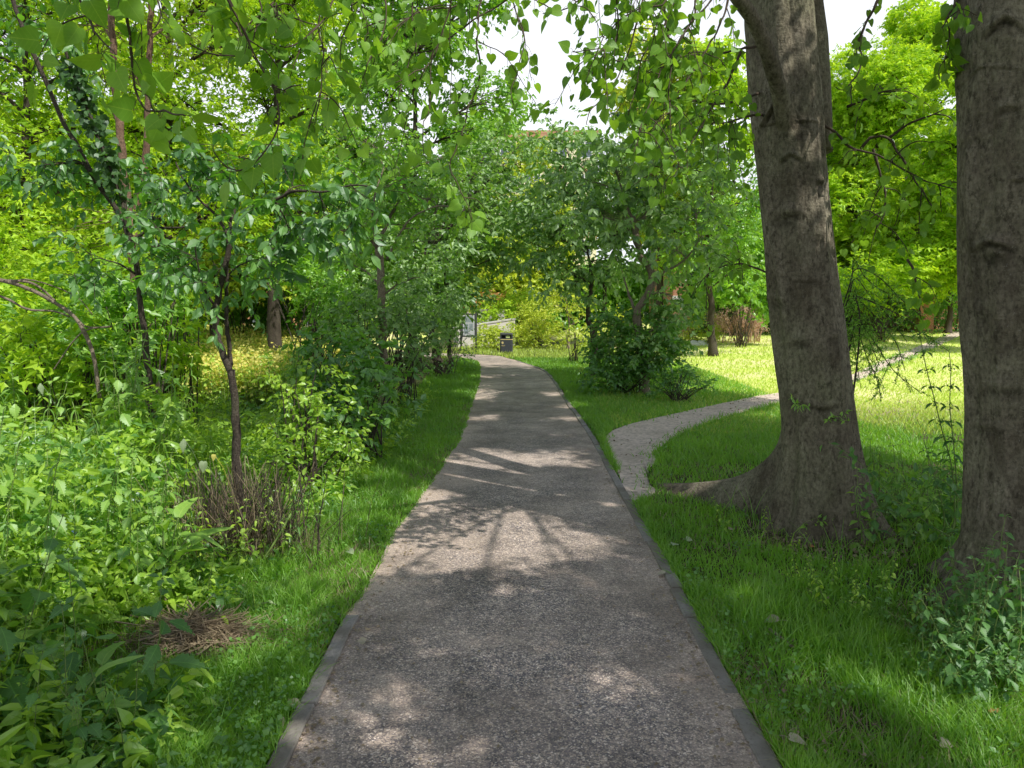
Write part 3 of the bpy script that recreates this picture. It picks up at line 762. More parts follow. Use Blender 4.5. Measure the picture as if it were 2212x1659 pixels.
rows2 = edge_rows([(0, 2082, .265), (300, 2086, .27), (500, 2085, .275), (700, 2096, .28), (900, 2108, .285), (1030, 2108, .29), (1200, 2102, .305)], 4.15, 1)
rows2 = [(-.3, rows2[0][1] + .03, 4.17, .34)] + rows2 + [(6, rows2[-1][1] - .05, 4.2, .24), (9, 2.7, 4.2, .17), (13, 2.7, 4.2, .05)]
poplar2 = thing('poplar_tree', 'poplar trunk cut off by the right edge of the photo, nettles at its foot', 'tree', (2.86, 4.22, 0))
sc2 = []
for px, py, w_, hh, bend, amp in [(2165, 52, .09, .02, .75, 1), (2172, 243, .05, .02, .3, .7), (2196, 400, .07, .012, -.15, .6), (2150, 527, .1, .018, .42, 1), (2152, 562, .085, .045, -.1, .7), (2120, 690, .05, .04, .1, .5), (2140, 140, .2, .008, .3, .4), (2120, 300, .1, .03, 0, .4),
                                  (2085, 665, .03, .2, 0, .6), (2083, 560, .03, .2, 0, .5), (2170, 850, .1, .03, .1, .5), (2130, 940, .1, .02, 0, .5), (2078, 140, .04, .05, 0, .7), (2170, 750, .06, .06, 0, .4)]:
    z_ = A(2150, py, 3.92)[2]; rw = np.array(rows2); cxx = np.interp(z_, rw[:, 0], rw[:, 1]); rr = np.interp(z_, rw[:, 0], rw[:, 3])
    sc2.append(scar_at(px, py, cxx, 4.2, rr, w_, hh, bend, amp))
big_trunk(rows2, [(R(175), .22, .2, .4), (R(-140), .18, .2, .4), (R(110), .35, .22, .35), (R(-70), .25, .2, .4), (R(0), .3, .2, .5)], sc2, 12.5, [], 'trunk', poplar2, 33)

# third poplar: stands out of frame to the left, its boughs hang into the top of the view
poplar3 = thing('poplar_tree', 'poplar whose leafy twigs hang into the top left of the photo', 'tree', (-3.1, -.6, 0))
P3 = resample([(-3.1, -.6, -.1), (-3.05, -.55, 2), (-3.0, -.5, 5), (-2.9, -.4, 10)], 24)
bough1 = resample([(-3.03, -.52, 3.1), (-2.2, .4, 3.5), (-1.3, 1.5, 3.7), (-.5, 2.5, 3.75), (.1, 3.2, 3.6)], 30)
bough2 = resample([(-3.04, -.54, 2.7), (-2.4, .5, 3.0), (-1.7, 1.4, 3.1), (-1.1, 2.0, 3.1)], 24)
mb = MB(); mb.add(*tube(P3, taper(P3, .3, .12), 20, wob=.1, seed=2)); mb.add(*tube(bough1, taper(bough1, .06, .014), 8, wob=.2)); mb.add(*tube(bough2, taper(bough2, .05, .012), 8, wob=.2))
under(mb.build('trunk', M['bark']), poplar3)

# twigs hanging in front of the view
def twig_spray(guides, attach, parent, seed, leafsize=.085, gap=.036, kids=1.0, r=.0045, droopy=.5, nkid=3, extra_up=True):
    rng = np.random.default_rng(seed); wood = MB(); lv = MB()
    def clothe(P, r0, r1, sp, sz, first=.15):
        n = max(8, int(np.linalg.norm(np.diff(P, axis=0), axis=1).sum() / .03))
        P = resample(P, n); P = wobble(P, .006, int(rng.integers(1e6)))
        wood.add(*tube(P, taper(P, r0, r1), 6, wob=.35, seed=int(rng.integers(1e5))))
        Lc = np.concatenate([[0], np.cumsum(np.linalg.norm(np.diff(P, axis=0), axis=1))])
        q = np.arange(Lc[-1] * first, Lc[-1] + sp * .5, sp); q = q + rng.uniform(-.4, .4, len(q)) * sp
        if not len(q): return P
        pos = np.stack([np.interp(q, Lc, P[:, k]) for k in range(3)], 1); T = norm(np.stack([np.interp(q, Lc, norm(np.gradient(P, axis=0))[:, k]) for k in range(3)], 1))
        pd = norm(np.cross(T, runit(len(q), rng)) + T * .4 + [0, 0, -.35]); pl = rng.uniform(.02, .055, len(q))
        tip = pos + pd * pl[:, None]; tip[:, 2] -= .01
        wood.add(*tubes_many(np.stack([pos, pos + pd * pl[:, None] * .5 + [0, 0, .004], tip], 1), .0012, .0009, 3))
        ld = norm(pd * .7 + rng.normal(size=pd.shape) * .45 + [0, 0, -droopy])
        up = norm(rng.normal(size=pd.shape) * .75 + [0, -.45, .55])
        k = rng.random(len(q)) < .5; s = sz * rng.uniform(.55, 1.12, len(q)); v = rng.random(len(q))
        scatter(lv, HEART, tip[k], ld[k], up[k], s[k], v[k], aspect=rng.uniform(.85, 1.1, k.sum()), uv=True)
        scatter(lv, HEART2, tip[~k], ld[~k], up[~k], s[~k], v[~k], aspect=rng.uniform(.85, 1.1, (~k).sum()), uv=True)
        return P
    for gi, g in enumerate(guides):
        P = g; wood = MB(); lv = MB()
        if attach is not None:
            a = attach[np.linalg.norm(attach - g[0], axis=1).argmin()]
            if extra_up and np.linalg.norm(a - g[0]) > .05:
                P = np.concatenate([bez(a, g[0], .1, None, 4)[:-1], g])
        P = clothe(P, r * 1.6, r * .45, gap, leafsize, .12)
        nk = rng.poisson(nkid * kids)
        for _ in range(nk):
            i = int(rng.integers(len(P) // 4, len(P) - 2)); ln = rng.uniform(.12, .38)
            T = norm(P[i + 1] - P[i]); d = norm(T * .6 + runit(1, rng)[0] * .8 + [0, 0, -.15])
            K = np.array([P[i], P[i] + d * ln * .5 + [0, 0, .02], P[i] + d * ln + [0, 0, -.06 * ln * 4]])
            clothe(K, r * .6, r * .3, gap * .9, leafsize * .95, .2)
        w_ = under(wood.build('twig', M['twig']), parent)
        l_ = lv.build('foliage', M['poplar'], smooth=True); l_.parent = w_
        me = l_.data; n = len(me.vertices); c = np.empty(n * 3, np.float32); me.vertices.foreach_get('co', c)
        c = c.reshape(-1, 3) - np.array(parent_loc(parent), np.float32); me.vertices.foreach_set('co', c.ravel()); me.update()

GA = [guide(g, a, b) for g, a, b in [
    ([(500, -60), (505, 30), (530, 90), (560, 140), (590, 190), (603, 230), (598, 280), (570, 330), (530, 365), (490, 360), (460, 325)], 2.5, 2.15),
    ([(545, 105), (500, 118), (450, 112), (410, 95)], 2.35, 2.2), ([(165, -60), (185, 30), (215, 80), (250, 118)], 2.3, 2.1), ([(560, 0), (552, 60), (548, 100)], 2.5, 2.4),
    ([(585, 180), (620, 186), (650, 183)], 2.3, 2.3), ([(330, -50), (345, 20), (335, 60)], 2.2, 2.1), ([(300, 215), (360, 240), (400, 250)], 2.3, 2.0)]]
GB = [guide(g, a, b) for g, a, b in [
    ([(1120, -40), (1090, 3), (1003, 57), (943, 111), (933, 134), (929, 188), (926, 242), (913, 269), (916, 336)], 3.3, 2.9),
    ([(835, -50), (832, 0), (832, 60), (808, 111), (778, 175), (761, 228)], 3.0, 2.8),
    ([(1045, -60), (1037, 0), (1030, 84), (1037, 168), (1017, 218), (997, 296), (983, 323), (973, 363), (997, 413), (1013, 447), (1020, 480)], 3.4, 3.1),
    ([(1100, -50), (1108, 7), (1131, 84), (1121, 145), (1106, 188), (1110, 230)], 3.6, 3.4),
    ([(1000, 0), (936, 18), (886, 37), (852, 64), (820, 110)], 3.2, 2.9), ([(940, 115), (890, 160), (850, 180)], 3.0, 2.8),
    ([(730, -40), (719, 7), (692, 50), (659, 81), (622, 104), (585, 94)], 2.7, 2.4), ([(600, -40), (590, 20), (610, 45)], 2.6, 2.4), ([(690, 50), (700, 110), (695, 150), (690, 220), (680, 270)], 2.6, 2.5),
    ([(900, -40), (890, 30), (900, 90), (880, 140), (860, 220)], 3.3, 3.0), ([(770, -40), (760, 30), (740, 80), (735, 130)], 2.9, 2.8)]]
GC = [guide(g, a, b) for g, a, b in [
    ([(1395, -60), (1387, 0), (1377, 44), (1350, 131), (1320, 188), (1279, 235), (1266, 269)], 4.1, 3.7),
    ([(1490, -60), (1461, 0), (1427, 67), (1390, 118), (1373, 188), (1357, 249)], 4.3, 4.0),
    ([(1500, 30), (1478, 74), (1424, 161), (1407, 215), (1387, 269), (1367, 336)], 4.4, 4.0),
    ([(1280, -40), (1252, 0), (1219, 20), (1172, 30)], 3.9, 3.9), ([(1560, -40), (1536, 0), (1469, 84), (1440, 190), (1430, 270)], 4.5, 4.3),
    ([(1580, -40), (1563, 34), (1530, 101), (1489, 168), (1460, 210), (1440, 300)], 4.6, 4.3),
    ([(1420, -40), (1440, 60), (1450, 140), (1445, 220), (1455, 310)], 4.4, 4.2), ([(1330, 90), (1290, 105), (1235, 112)], 3.9, 3.8),
    ([(1440, 0), (1380, 20), (1320, 60), (1290, 110), (1280, 160)], 4.0, 3.9)]]
GC2 = [guide(g, a, b) for g, a, b in [
    ([(1640, 100), (1605, 105), (1540, 118), (1478, 121), (1390, 131), (1350, 133), (1289, 124), (1239, 111)], 5.4, 4.0),
    ([(1640, 200), (1617, 210), (1553, 225), (1503, 218), (1469, 212), (1400, 230), (1330, 250)], 5.45, 4.4), ([(1650, 248), (1617, 250), (1570, 265), (1513, 269), (1440, 290)], 5.45, 4.8),
    ([(1600, 111), (1577, 168), (1536, 235), (1503, 292), (1469, 349), (1450, 400)], 5.1, 4.6), ([(1660, 590), (1600, 570), (1540, 585), (1500, 630)], 5.6, 5.6)]]
GD = [guide(g, a, b) for g, a, b in [
    ([(1910, -60), (1896, 0), (1869, 54), (1855, 91), (1862, 134), (1842, 175), (1818, 195), (1805, 188)], 5.2, 5.0),
    ([(1780, 268), (1787, 275), (1812, 292), (1832, 316), (1859, 326), (1896, 336), (1939, 359), (1990, 386), (2033, 401), (2060, 408)], 5.6, 4.7),
    ([(1886, 322), (1899, 369), (1912, 420), (1909, 463), (1892, 497)], 5.4, 5.3), ([(1859, 322), (1879, 299), (1919, 299), (1939, 329), (1963, 366), (1986, 403), (2023, 460)], 5.3, 5.0),
    ([(1919, 299), (1956, 272), (1993, 255), (2040, 235)], 5.2, 5.0), ([(1830, 230), (1860, 220), (1900, 200), (1960, 190)], 5.5, 5.2)]]
GD2 = [guide(g, a, b) for g, a, b in [([(2075, 60), (2064, 87), (2040, 128), (2027, 158), (2030, 171)], 4.3, 4.2), ([(2075, -10), (2050, 30), (2035, 60)], 4.2, 4.1), ([(1960, 560), (1975, 590), (1985, 640), (1990, 690)], 5.0, 4.9)]]
twig_spray(GA, bough2, poplar3, 1, .078, .048, .7, .0042, .2)
twig_spray(GB, bough1, poplar3, 2, .066, .046, 1.9, .004, .2)
twig_spray(GC, limb0, poplar, 3, .072, .048, 2.8, .005, .2)
twig_spray(GC2, None, poplar, 4, .074, .045, 2.4, .006, .25)
twig_spray(GD, None, poplar, 5, .078, .05, 1.7, .007, .3)
twig_spray(GD2, None, poplar2, 6, .085, .035, 1.0, .006)

SUN_AZ, SUN_EL = R(131), R(56)
SX, SY = math.sin(SUN_AZ) / math.tan(SUN_EL), math.cos(SUN_AZ) / math.tan(SUN_EL)
HOLES = [(.0, 5.05, .3), (-.6, 5.8, .36), (-1.0, 5.5, .4), (-1.7, 4.6, .35), (-.35, 5.35, .5), (.1, 5.75, .25), (-.75, 5.15, .38), (-.1, 4.95, .2), (-.5, 2.75, .245), (.42, 3.25, .22),  (-1.2, 5.0, .42), (1.9, 2.9, .26), (1.2, 4.1, .2), (1.45, 3.3, .12), (2.4, 3.3, .16), (1.6, 5.0, .15), (-1.25, 2.7, .2), (-1.5, 4.3, .3), (2.6, 4.6, .2), (-1.05, 6.2, .3), (.25, 3.85, .0),
         (-.45, 3.9, .0), (-.2, 4.5, .04), (.7, 5.2, .12), (.2, 7.0, .2), (1.5, 6.6, .25), (.75, 6.3, .12), (-.55, 6.9, .2), (.9, 4.7, .06), (-1.25, 3.35, .2), (0, 8.2, .15), (.6, 8.6, .12), (1.35, 5.5, .1), (2.0, 4.2, .12), (-2.6, 3.9, .5), (-1.9, 4.3, .35)]  # ground spots kept sunlit by gaps cut in the crowns
_hr = np.random.default_rng(404)
HOLES += [(_hr.uniform(-.75, .9), _hr.uniform(2.5, 6.5), _hr.uniform(-.06, .0)) for _ in range(14)]
HOLES += [(_hr.uniform(-1.2, 1.3), _hr.uniform(6.5, 21), _hr.uniform(.1, .3)) for _ in range(60)]
# high crowns out of view, shaped with gaps to dapple the path
def high_crown(parent, trunk_pts, blobs, seed, per_m3, size=.145):
    rng = np.random.default_rng(seed); wood = MB(); lv = MB()
    for bi, (c, r) in enumerate(blobs):
        if r[0] < .7 and bi % 14: continue
        tp = np.array(trunk_pts); k = np.abs(tp[:, 2] - (c[2] - 1.6)).argmin(); q = bez(tp[k], c, .12, rng.normal(size=3) * .06, 8)
        under(MB().add(*tube(q, taper(q, .024, .008), 6, wob=.2, seed=bi)).build('limb', M['bark_dark']), parent)
    C, O, ids = clumps(blobs, per_m3, rng, 8, .2)
    gxs, gys = C[:, 0] - SX * C[:, 2], C[:, 1] - SY * C[:, 2]
    keep = np.ones(len(C), bool)
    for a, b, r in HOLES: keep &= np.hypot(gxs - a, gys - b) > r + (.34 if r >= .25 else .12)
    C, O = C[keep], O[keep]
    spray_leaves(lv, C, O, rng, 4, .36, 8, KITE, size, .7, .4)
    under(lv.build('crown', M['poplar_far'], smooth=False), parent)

CAN = 34.0
t1 = [(2.1, 5.6, z) for z in np.arange(4.6, 12, .5)]
high_crown(poplar, t1, [((4.4, 5.6, 7.6), (1.3, 1.3, 1.0)), ((7.7, 5.3, 9.5), (1.2, 1.2, 1)), ((5.8, 8, 8.8), (2.0, 1.9, 1.2)), ((4.2, 8.6, 9.0), (1.6, 1.6, 1.1)), ((6.8, 10.4, 10), (2.2, 2.2, 1.4)), ((2.6, 5.9, 12), (1.6, 1.6, 1.5)), ((7.2, 6, 10.2), (2.1, 2, 1.3)), ((4.9, 10.8, 9.6), (2, 2, 1.3)), ((5.4, 7.2, 11.4), (1.9, 1.9, 1.4)), ((8.6, 9, 11.6), (2, 2, 1.4)), ((6.5, 12.5, 11), (2.1, 2.1, 1.3)), ((8.4, 14, 12), (2.4, 2.4, 1.5)), ((4.6, 12.6, 9.8), (1.7, 1.7, 1.1))], 51, CAN)
t2 = [(2.82, 4.2, z) for z in np.arange(4.6, 12, .5)]
crg = np.random.default_rng(2024); low1, low2 = [], []
for gx_ in np.arange(-2.6, 3.6, .6):  # clump grid added overhead, set back along the sun ray to cast shade
    for gy_ in np.arange(.4, 9.0, .55):
        qx, qy = gx_ + crg.uniform(-.22, .22), gy_ + crg.uniform(-.22, .22)
        if gx_ < -1.25 and gy_ > 3.6: continue
        zz = crg.uniform(6.4, 8.2); b3 = ((qx + SX * zz, qy + SY * zz, zz), (.62, .62, .42)); (low2 if qy < 5 else low1).append(b3)
for gx_ in np.arange(-1.4, 2.4, .85):
    for gy_ in np.arange(9.2, 20, .85):
        zz = crg.uniform(9.6, 11.2); low1.append(((gx_ + crg.uniform(-.3, .3) + SX * zz, gy_ + crg.uniform(-.3, .3) + SY * zz, zz), (.84, .84, .5)))
high_crown(poplar2, t2, low2 + [((7.6, 1.6, 8.0), (1.2, 1.1, .9)), ((7.8, 3.7, 9.0), (1.2, 1.2, 1)), ((4.6, 4.1, 6.2), (1.0, 1.0, .6)), ((5.3, 2.8, 5.8), (1.0, 1.0, .6)), ((3.2, 3.9, 12), (1.5, 1.5, 1.4))], 52, CAN)
high_crown(poplar, t1, low1, 54, CAN)
t3 = [(-2.95, -.45, z) for z in np.arange(4.6, 10, .5)]
high_crown(poplar3, t3, [((-3.4, -1.6, 9), (1.7, 1.7, 1.4)), ((-4.8, -.6, 7.6), (1.5, 1.4, 1.0)), ((-3, -3.0, 7.4), (1.5, 1.5, 1.0))], 53, CAN)

# ------------------------------------------------------------------ trees left of the path
base = lambda px, Y: ground_at(px, Y)
f0 = base(517, 5.2)
st = [(np.concatenate([[f0 - [0, 0, .05]], guide([(513, 1040), (506, 900), (499, 800)], 5.2)]), .038, .026),
      (guide([(499, 805), (480, 762), (467, 710), (467, 665), (478, 615), (490, 570), (498, 510)], 5.2), .024, .02),
      (guide([(499, 805), (496, 760), (491, 710), (488, 670), (489, 620), (490, 580)], 5.25), .018, .012),
      (guide([(498, 515), (470, 470), (430, 430), (395, 385), (380, 350)], 5.2, 5.4), .013, .005),
      (guide([(498, 512), (520, 475), (560, 450), (610, 425), (640, 412), (700, 415), (760, 400), (815, 405)], 5.2, 4.8), .015, .005),
      (guide([(500, 510), (500, 470), (530, 420), (590, 370), (640, 350)], 5.3, 5.8), .014, .005),
      (guide([(466, 665), (440, 620), (425, 560), (420, 520)], 5.2, 5.0), .009, .004)]
tree('sapling', 'slender sapling with a dark stem forked in two low down, left of the path', 'tree', st,
     pxblobs([(400, 420, 5.3, 95, 70), (480, 400, 5.5, 90, 60), (560, 430, 5.2, 110, 70), (660, 400, 5.2, 110, 65), (770, 415, 4.9, 90, 50), (620, 490, 5.1, 100, 50), (480, 600, 5.2, 75, 70), (420, 560, 5.1, 80, 55), (560, 560, 5.3, 80, 45), (520, 340, 5.6, 100, 45), (700, 470, 5.0, 80, 40)]),
     M['darkgloss'], M['bark_dark'], OVATE, .1, 5.5, 4, .24, 7, .75, .5, seed=101, limb_r=.01)

f1 = base(288, 8.0)
st = [(np.concatenate([[f1 - [0, 0, .05]], guide([(288, 620), (287, 520), (284, 470)], 8.)]), .06, .05), (guide([(284, 475), (268, 380), (255, 250), (246, 150), (240, 0), (236, -160)], 8.), .045, .03), (guide([(285, 480), (308, 390), (318, 250), (323, 120), (326, 0), (330, -160)], 8.2), .04, .025)]
tree('young_tree', 'young tree with two straight reddish stems rising side by side, upper left', 'tree', st,
     pxblobs([(240, -150, 8, 190, 110), (340, -130, 8.4, 170, 100), (200, 60, 8.6, 120, 90), (390, 60, 8.8, 120, 90), (240, 480, 8.2, 120, 60), (340, 500, 8.0, 100, 60), (300, 180, 9, 90, 70)]), M['bright'], M['bark_red'], OVATE, .075, 4, 4, .34, 8, .5, .5, seed=102, limb_r=.018)

f2 = base(330, 6.2)
st = [(np.concatenate([[f2 - [0, 0, .05]], guide([(310, 700), (275, 500), (210, 395), (150, 290), (95, 170), (40, 30), (0, -90)], 6.2)]), .035, .014), (guide([(285, 530), (262, 420), (225, 330), (190, 240), (150, 140), (130, 60)], 6.0), .025, .01), (guide([(285, 520), (330, 495), (400, 490), (440, 470)], 6.1), .014, .006)]
tree('leaning_tree', 'leaning dark stemmed tree at the left edge with hanging glossy leaf clusters', 'tree', st,
     pxblobs([(130, 345, 6.2, 95, 40), (75, 360, 6.1, 70, 30), (120, 120, 6.2, 60, 70), (300, 570, 6, 110, 60), (330, 460, 6.2, 80, 40), (60, 20, 6.4, 90, 60), (240, 400, 6.2, 60, 40), (200, 560, 6.1, 80, 40)]), M['darkgloss'], M['bark_dark'], OVATE, .1, 5, 4, .26, 7, .8, .5, seed=103, limb_r=.01)
ivy = thing('ivy', 'dark ivy climbing the leaning stem in the upper left', 'ivy', A(262, 420, 5.98))
P = resample(guide([(262, 430), (225, 330), (190, 240), (150, 140)], 5.98), 40); rng = np.random.default_rng(9); mb = MB()
pp = P[rng.integers(0, 40, 420)] + rng.normal(size=(420, 3)) * .05
scatter(mb, HEART, pp, norm(rng.normal(size=(420, 3)) + [0, -.3, -1.2]), norm(rng.normal(size=(420, 3)) * .6 + [0, -1, .5]), rng.uniform(.04, .075, 420), rng.random(420) * .5)
wd = MB(); wd.add(*tube(P + [0.01, -.02, 0], .008, 5, wob=.3)); under(wd.build('vine', M['bark_dark']), ivy); under(mb.build('foliage', M['ivy'], smooth=False), ivy)

f3 = base(828, 11)
st = [(np.concatenate([[f3 - [0, 0, .05]], guide([(827, 800), (826, 690), (822, 600), (818, 530)], 11)]), .075, .055), (guide([(820, 545), (795, 512), (765, 503), (735, 497)], 11, 10.4), .028, .012), (guide([(818, 540), (828, 500), (850, 455), (872, 410), (880, 370)], 11, 11.2), .035, .012), (guide([(818, 545), (806, 480), (810, 420), (830, 360)], 11.1, 11.5), .03, .01), (guide([(836, 560), (880, 480), (935, 448), (985, 445)], 10.9, 10.4), .02, .008)]
tree('small_tree', 'small tree with a pale bent trunk and forked limbs, middle left', 'tree', st,
     pxblobs([(850, 380, 11, 130, 70), (930, 430, 11, 110, 60), (780, 430, 11, 100, 60), (880, 490, 11.4, 90, 36), (950, 520, 10.8, 80, 60), (745, 570, 11.4, 60, 50), (905, 600, 10.8, 60, 55), (960, 340, 11.4, 90, 60), (740, 500, 10.6, 70, 50), (800, 310, 11.8, 120, 50)]), M['midgreen'], M['bark_pale'], OVATE, .105, 2.8, 4, .34, 8, .6, .5, seed=104, limb_r=.018)

f4 = base(948, 20)
st = [(np.concatenate([[f4 - [0, 0, .05]], guide([(940, 745), (925, 700), (905, 640), (900, 580)], 20)]), .12, .08)]
tree('verge_tree', 'dark leafy tree with a leaning trunk at the left verge where the path narrows', 'tree', st,
     pxblobs([(950, 620, 19, 90, 60), (990, 560, 20, 90, 60), (900, 560, 20, 100, 80), (1040, 520, 20.5, 80, 50), (980, 470, 21, 100, 70), (1060, 440, 21, 80, 50), (920, 660, 19, 80, 45), (1000, 650, 20, 45, 35), (1090, 560, 21, 60, 45), (860, 640, 19, 80, 70), (1010, 380, 22, 90, 60), (1085, 400, 22, 55, 40), (1090, 470, 22, 70, 45), (1060, 330, 23, 40, 40), (1125, 350, 22, 45, 26), (1090, 295, 23, 45, 24), (1145, 300, 23, 36, 20)]), M['greygreen'], M['bark_dark'], OVATE, .18, .9, 5, .55, 9, .55, .5, seed=105, limb_r=.03)
f5 = base(975, 22)
tree('thin_tree', 'thin upright stem just behind the leaning trunk on the left verge', 'tree', [(np.concatenate([[f5 - [0, 0, .05]], guide([(970, 740), (966, 690), (962, 620), (966, 560)], 22)]), .07, .04)],
     pxblobs([(975, 560, 22, 60, 45), (1000, 600, 22, 50, 40), (960, 500, 22.5, 60, 50)]), M['midgreen'], M['bark_dark'], OVATE, .11, 1.2, 4, .5, 8, .5, .5, seed=106)

# sunlit woodland on the left, each tree with trunk and crown
def bgtree(px, Y, top, bot, hw, mat, seed, label, name='woodland_tree', bark='bark_dark', size=.13, per=1.0, tmpl=KITE, trunk_r=.16, n=11, lean=0, low=0.0, group=None, m=5, per_leaf=9):
    rng = np.random.default_rng(seed); f = base(px, Y)
    zt, zb = A(px, top, Y)[2], A(px, bot, Y)[2]; hwm = hw * Y / FPX; H = zt - zb
    c = A(px, (top + bot) / 2, Y)
    bl = []
    for k in range(n):
        u = (k + .5) / n; zz = zb + H * u
        wr = hwm * (math.sin(math.pi * min(1, .2 + .72 * u)) ** .55); a = k * 2.4 + rng.uniform(-.6, .6); rr = wr * rng.uniform(.3, 1.0)
        s = max(hwm * .42, H * .11) * rng.uniform(.65, 1.3)
        bl.append((np.array([c[0] + math.cos(a) * rr, Y + math.sin(a) * rr, zz]), (s * 1.1, s * 1.1, s * .62)))
    st = [(np.array([f - [0, 0, .1], [f[0] + lean * .3, Y, f[2] + (zb - f[2]) * .6 + .5], [c[0] + lean * .6, Y, zb + H * .45], [c[0] + lean, Y, zt - H * .08]]), trunk_r, trunk_r * .25)]
    return tree(name, label, 'tree', st, bl, M[mat], M[bark], KITE3 if tmpl is LOBED else tmpl, size * 1.2, per * 3.0, m, .55, per_leaf, .5, .5, seed=seed, limb_r=trunk_r * .3, sides=10, group=group)

bgtree(60, 12.5, -170, 560, 190, 'bright', 201, 'broad bright green tree at the far left behind the leaning stem', size=.11, per=1.15, n=15, trunk_r=.13, tmpl=LOBED)
bgtree(360, 15, -190, 480, 190, 'bright', 202, 'sunlit green tree behind the two straight reddish stems', size=.12, per=1.0, n=15, tmpl=LOBED)
bgtree(600, 17, -160, 480, 170, 'bright', 203, 'tall sunlit tree behind the crown of the forked sapling', size=.13, per=.9, n=14, tmpl=LOBED)
bgtree(700, 30, -150, 420, 150, 'midgreen', 204, 'tall pale trunked tree far back in the upper left', bark='bark_pale', size=.19, per=.3, n=13, trunk_r=.22)
bgtree(895, 24, -150, 480, 185, 'midgreen', 205, 'green tree behind the pale bent trunk, left of the sky gap', size=.16, per=.5, n=18)
bgtree(200, 20, 250, 640, 190, 'bright', 206, 'low spreading tree in sun behind the left undergrowth', size=.14, per=.8, n=10)
bgtree(470, 21, 330, 600, 150, 'yellowgreen', 207, 'yellow green small tree in sun behind the forked sapling', size=.14, per=.8, n=9)
bgtree(720, 22, 400, 600, 150, 'midgreen', 208, 'green bushy tree above the yellow flowers', size=.14, per=.8, n=9)
bgtree(-140, 16, -200, 600, 180, 'midgreen', 209, 'green tree cut by the left edge, behind the bare bent boughs', size=.13, per=.8, n=12)
bgtree(1020, 48, 250, 620, 90, 'midgreen', 210, 'distant green tree below the sky gap, left of the yellow building', size=.22, per=.28, n=9)
bgtree(1125, 52, 318, 640, 100, 'yellowgreen', 211, 'pale sunlit tree in front of the yellow building', size=.24, per=.25, n=9)

# ------------------------------------------------------------------ trees right of the path
f6 = base(1394, 15.0)
st = [(np.concatenate([[f6 - [0, 0, .05]], guide([(1388, 800), (1380, 735), (1377, 680), (1393, 645), (1410, 612), (1406, 585), (1388, 555), (1372, 510), (1366, 470)], 15)]), .1, .06), (guide([(1408, 600), (1440, 585), (1480, 560), (1510, 520)], 15, 14.5), .035, .012),
      (guide([(1372, 505), (1400, 455), (1440, 400), (1460, 340)], 15, 15.3), .045, .015), (guide([(1368, 480), (1345, 420), (1330, 350)], 15, 15.4), .04, .012), (guide([(1379, 690), (1360, 640), (1345, 590)], 15.1, 15.4), .04, .015)]
tree('fruit_tree', 'small tree with a curving grey trunk and dull curled leaves, right of the path', 'tree', st,
     pxblobs([(1420, 400, 15, 110, 80), (1330, 370, 15, 100, 70), (1500, 450, 14.8, 100, 70), (1370, 480, 15, 110, 60), (1460, 540, 14.6, 90, 50), (1290, 470, 15, 90, 70), (1550, 380, 15.2, 80, 70), (1440, 300, 15.4, 100, 60), (1540, 530, 15, 70, 60), (1330, 560, 15, 70, 40), (1250, 400, 15.4, 70, 60), (1450, 640, 14.8, 50, 45), (1430, 710, 14.8, 50, 40)]), M['greygreen'], M['bark_pale'], OVATE, .165, 1.35, 4, .42, 8, .75, .45, seed=111, limb_r=.022)
f7 = base(1284, 19)
st = [(np.concatenate([[f7 - [0, 0, .05]], guide([(1283, 760), (1282, 712)], 19)]), .14, .11), (guide([(1282, 715), (1271, 690), (1272, 655), (1278, 610), (1270, 540)], 19), .075, .03), (guide([(1283, 715), (1298, 685), (1306, 655), (1310, 600), (1330, 520)], 19), .08, .03)]
tree('fruit_tree', 'two stemmed tree with dark curled leaves where the right verge bends', 'tree', st,
     pxblobs([(1260, 480, 19, 80, 60), (1210, 520, 19, 80, 60), (1290, 560, 19, 80, 50), (1230, 430, 19.4, 80, 60), (1300, 420, 19, 90, 60), (1180, 560, 19.4, 60, 45), (1340, 500, 19, 80, 60), (1250, 600, 18.6, 70, 35), (1270, 350, 19.6, 80, 60), (1340, 330, 19.6, 90, 60), (1200, 600, 19, 50, 35), (1170, 480, 19.8, 60, 55), (1190, 400, 20, 60, 50), (1140, 440, 20, 45, 40), (1130, 520, 20, 50, 45), (1200, 330, 20, 50, 40), (1195, 275, 20.5, 45, 30)]), M['greygreen'], M['bark_dark'], OVATE, .18, 1.15, 5, .5, 8, .75, .45, seed=112, limb_r=.03)
tree('plum_tree', 'green shrubby tree behind the curving grey trunk', 'tree', [(np.array([base(1540, 24) - [0, 0, .1], A(1535, 640, 24), A(1530, 500, 24), A(1540, 380, 24)]), .13, .04)],
     pxblobs([(1560, 560, 24, 80, 60), (1600, 480, 24, 80, 70), (1500, 520, 24, 90, 60), (1620, 580, 24, 60, 50), (1560, 420, 24, 90, 60), (1640, 420, 24, 60, 80)]), M['midgreen'], M['bark_dark'], OVATE, .14, .9, 5, .5, 8, .6, .5, seed=113, limb_r=.03)

bgtree(1420, 36, 70, 520, 120, 'yellowgreen', 221, 'tall sunlit tree right of the sky gap, behind the curled leaf tree', size=.24, per=.32, n=13, trunk_r=.2)
bgtree(1585, 34, 120, 610, 130, 'bright', 222, 'bright green tree directly left of the big poplar trunk', size=.2, per=.45, n=13)
bgtree(1890, 36, 150, 600, 210, 'bright', 223, 'light green maple seen between the two poplar trunks', size=.19, per=.26, n=14, tmpl=LOBED)
bgtree(2020, 40, 10, 560, 140, 'bright', 224, 'tallest sunlit tree between the poplar trunks, against the sky', size=.22, per=.45, n=15, trunk_r=.24)
bgtree(2180, 30, 40, 600, 130, 'bright', 225, 'sunlit tree mostly hidden by the right hand poplar trunk', size=.2, per=.45, n=12)
bgtree(1770, 42, 180, 640, 120, 'midgreen', 226, 'green tree behind the big poplar trunk', size=.22, per=.35, n=12)
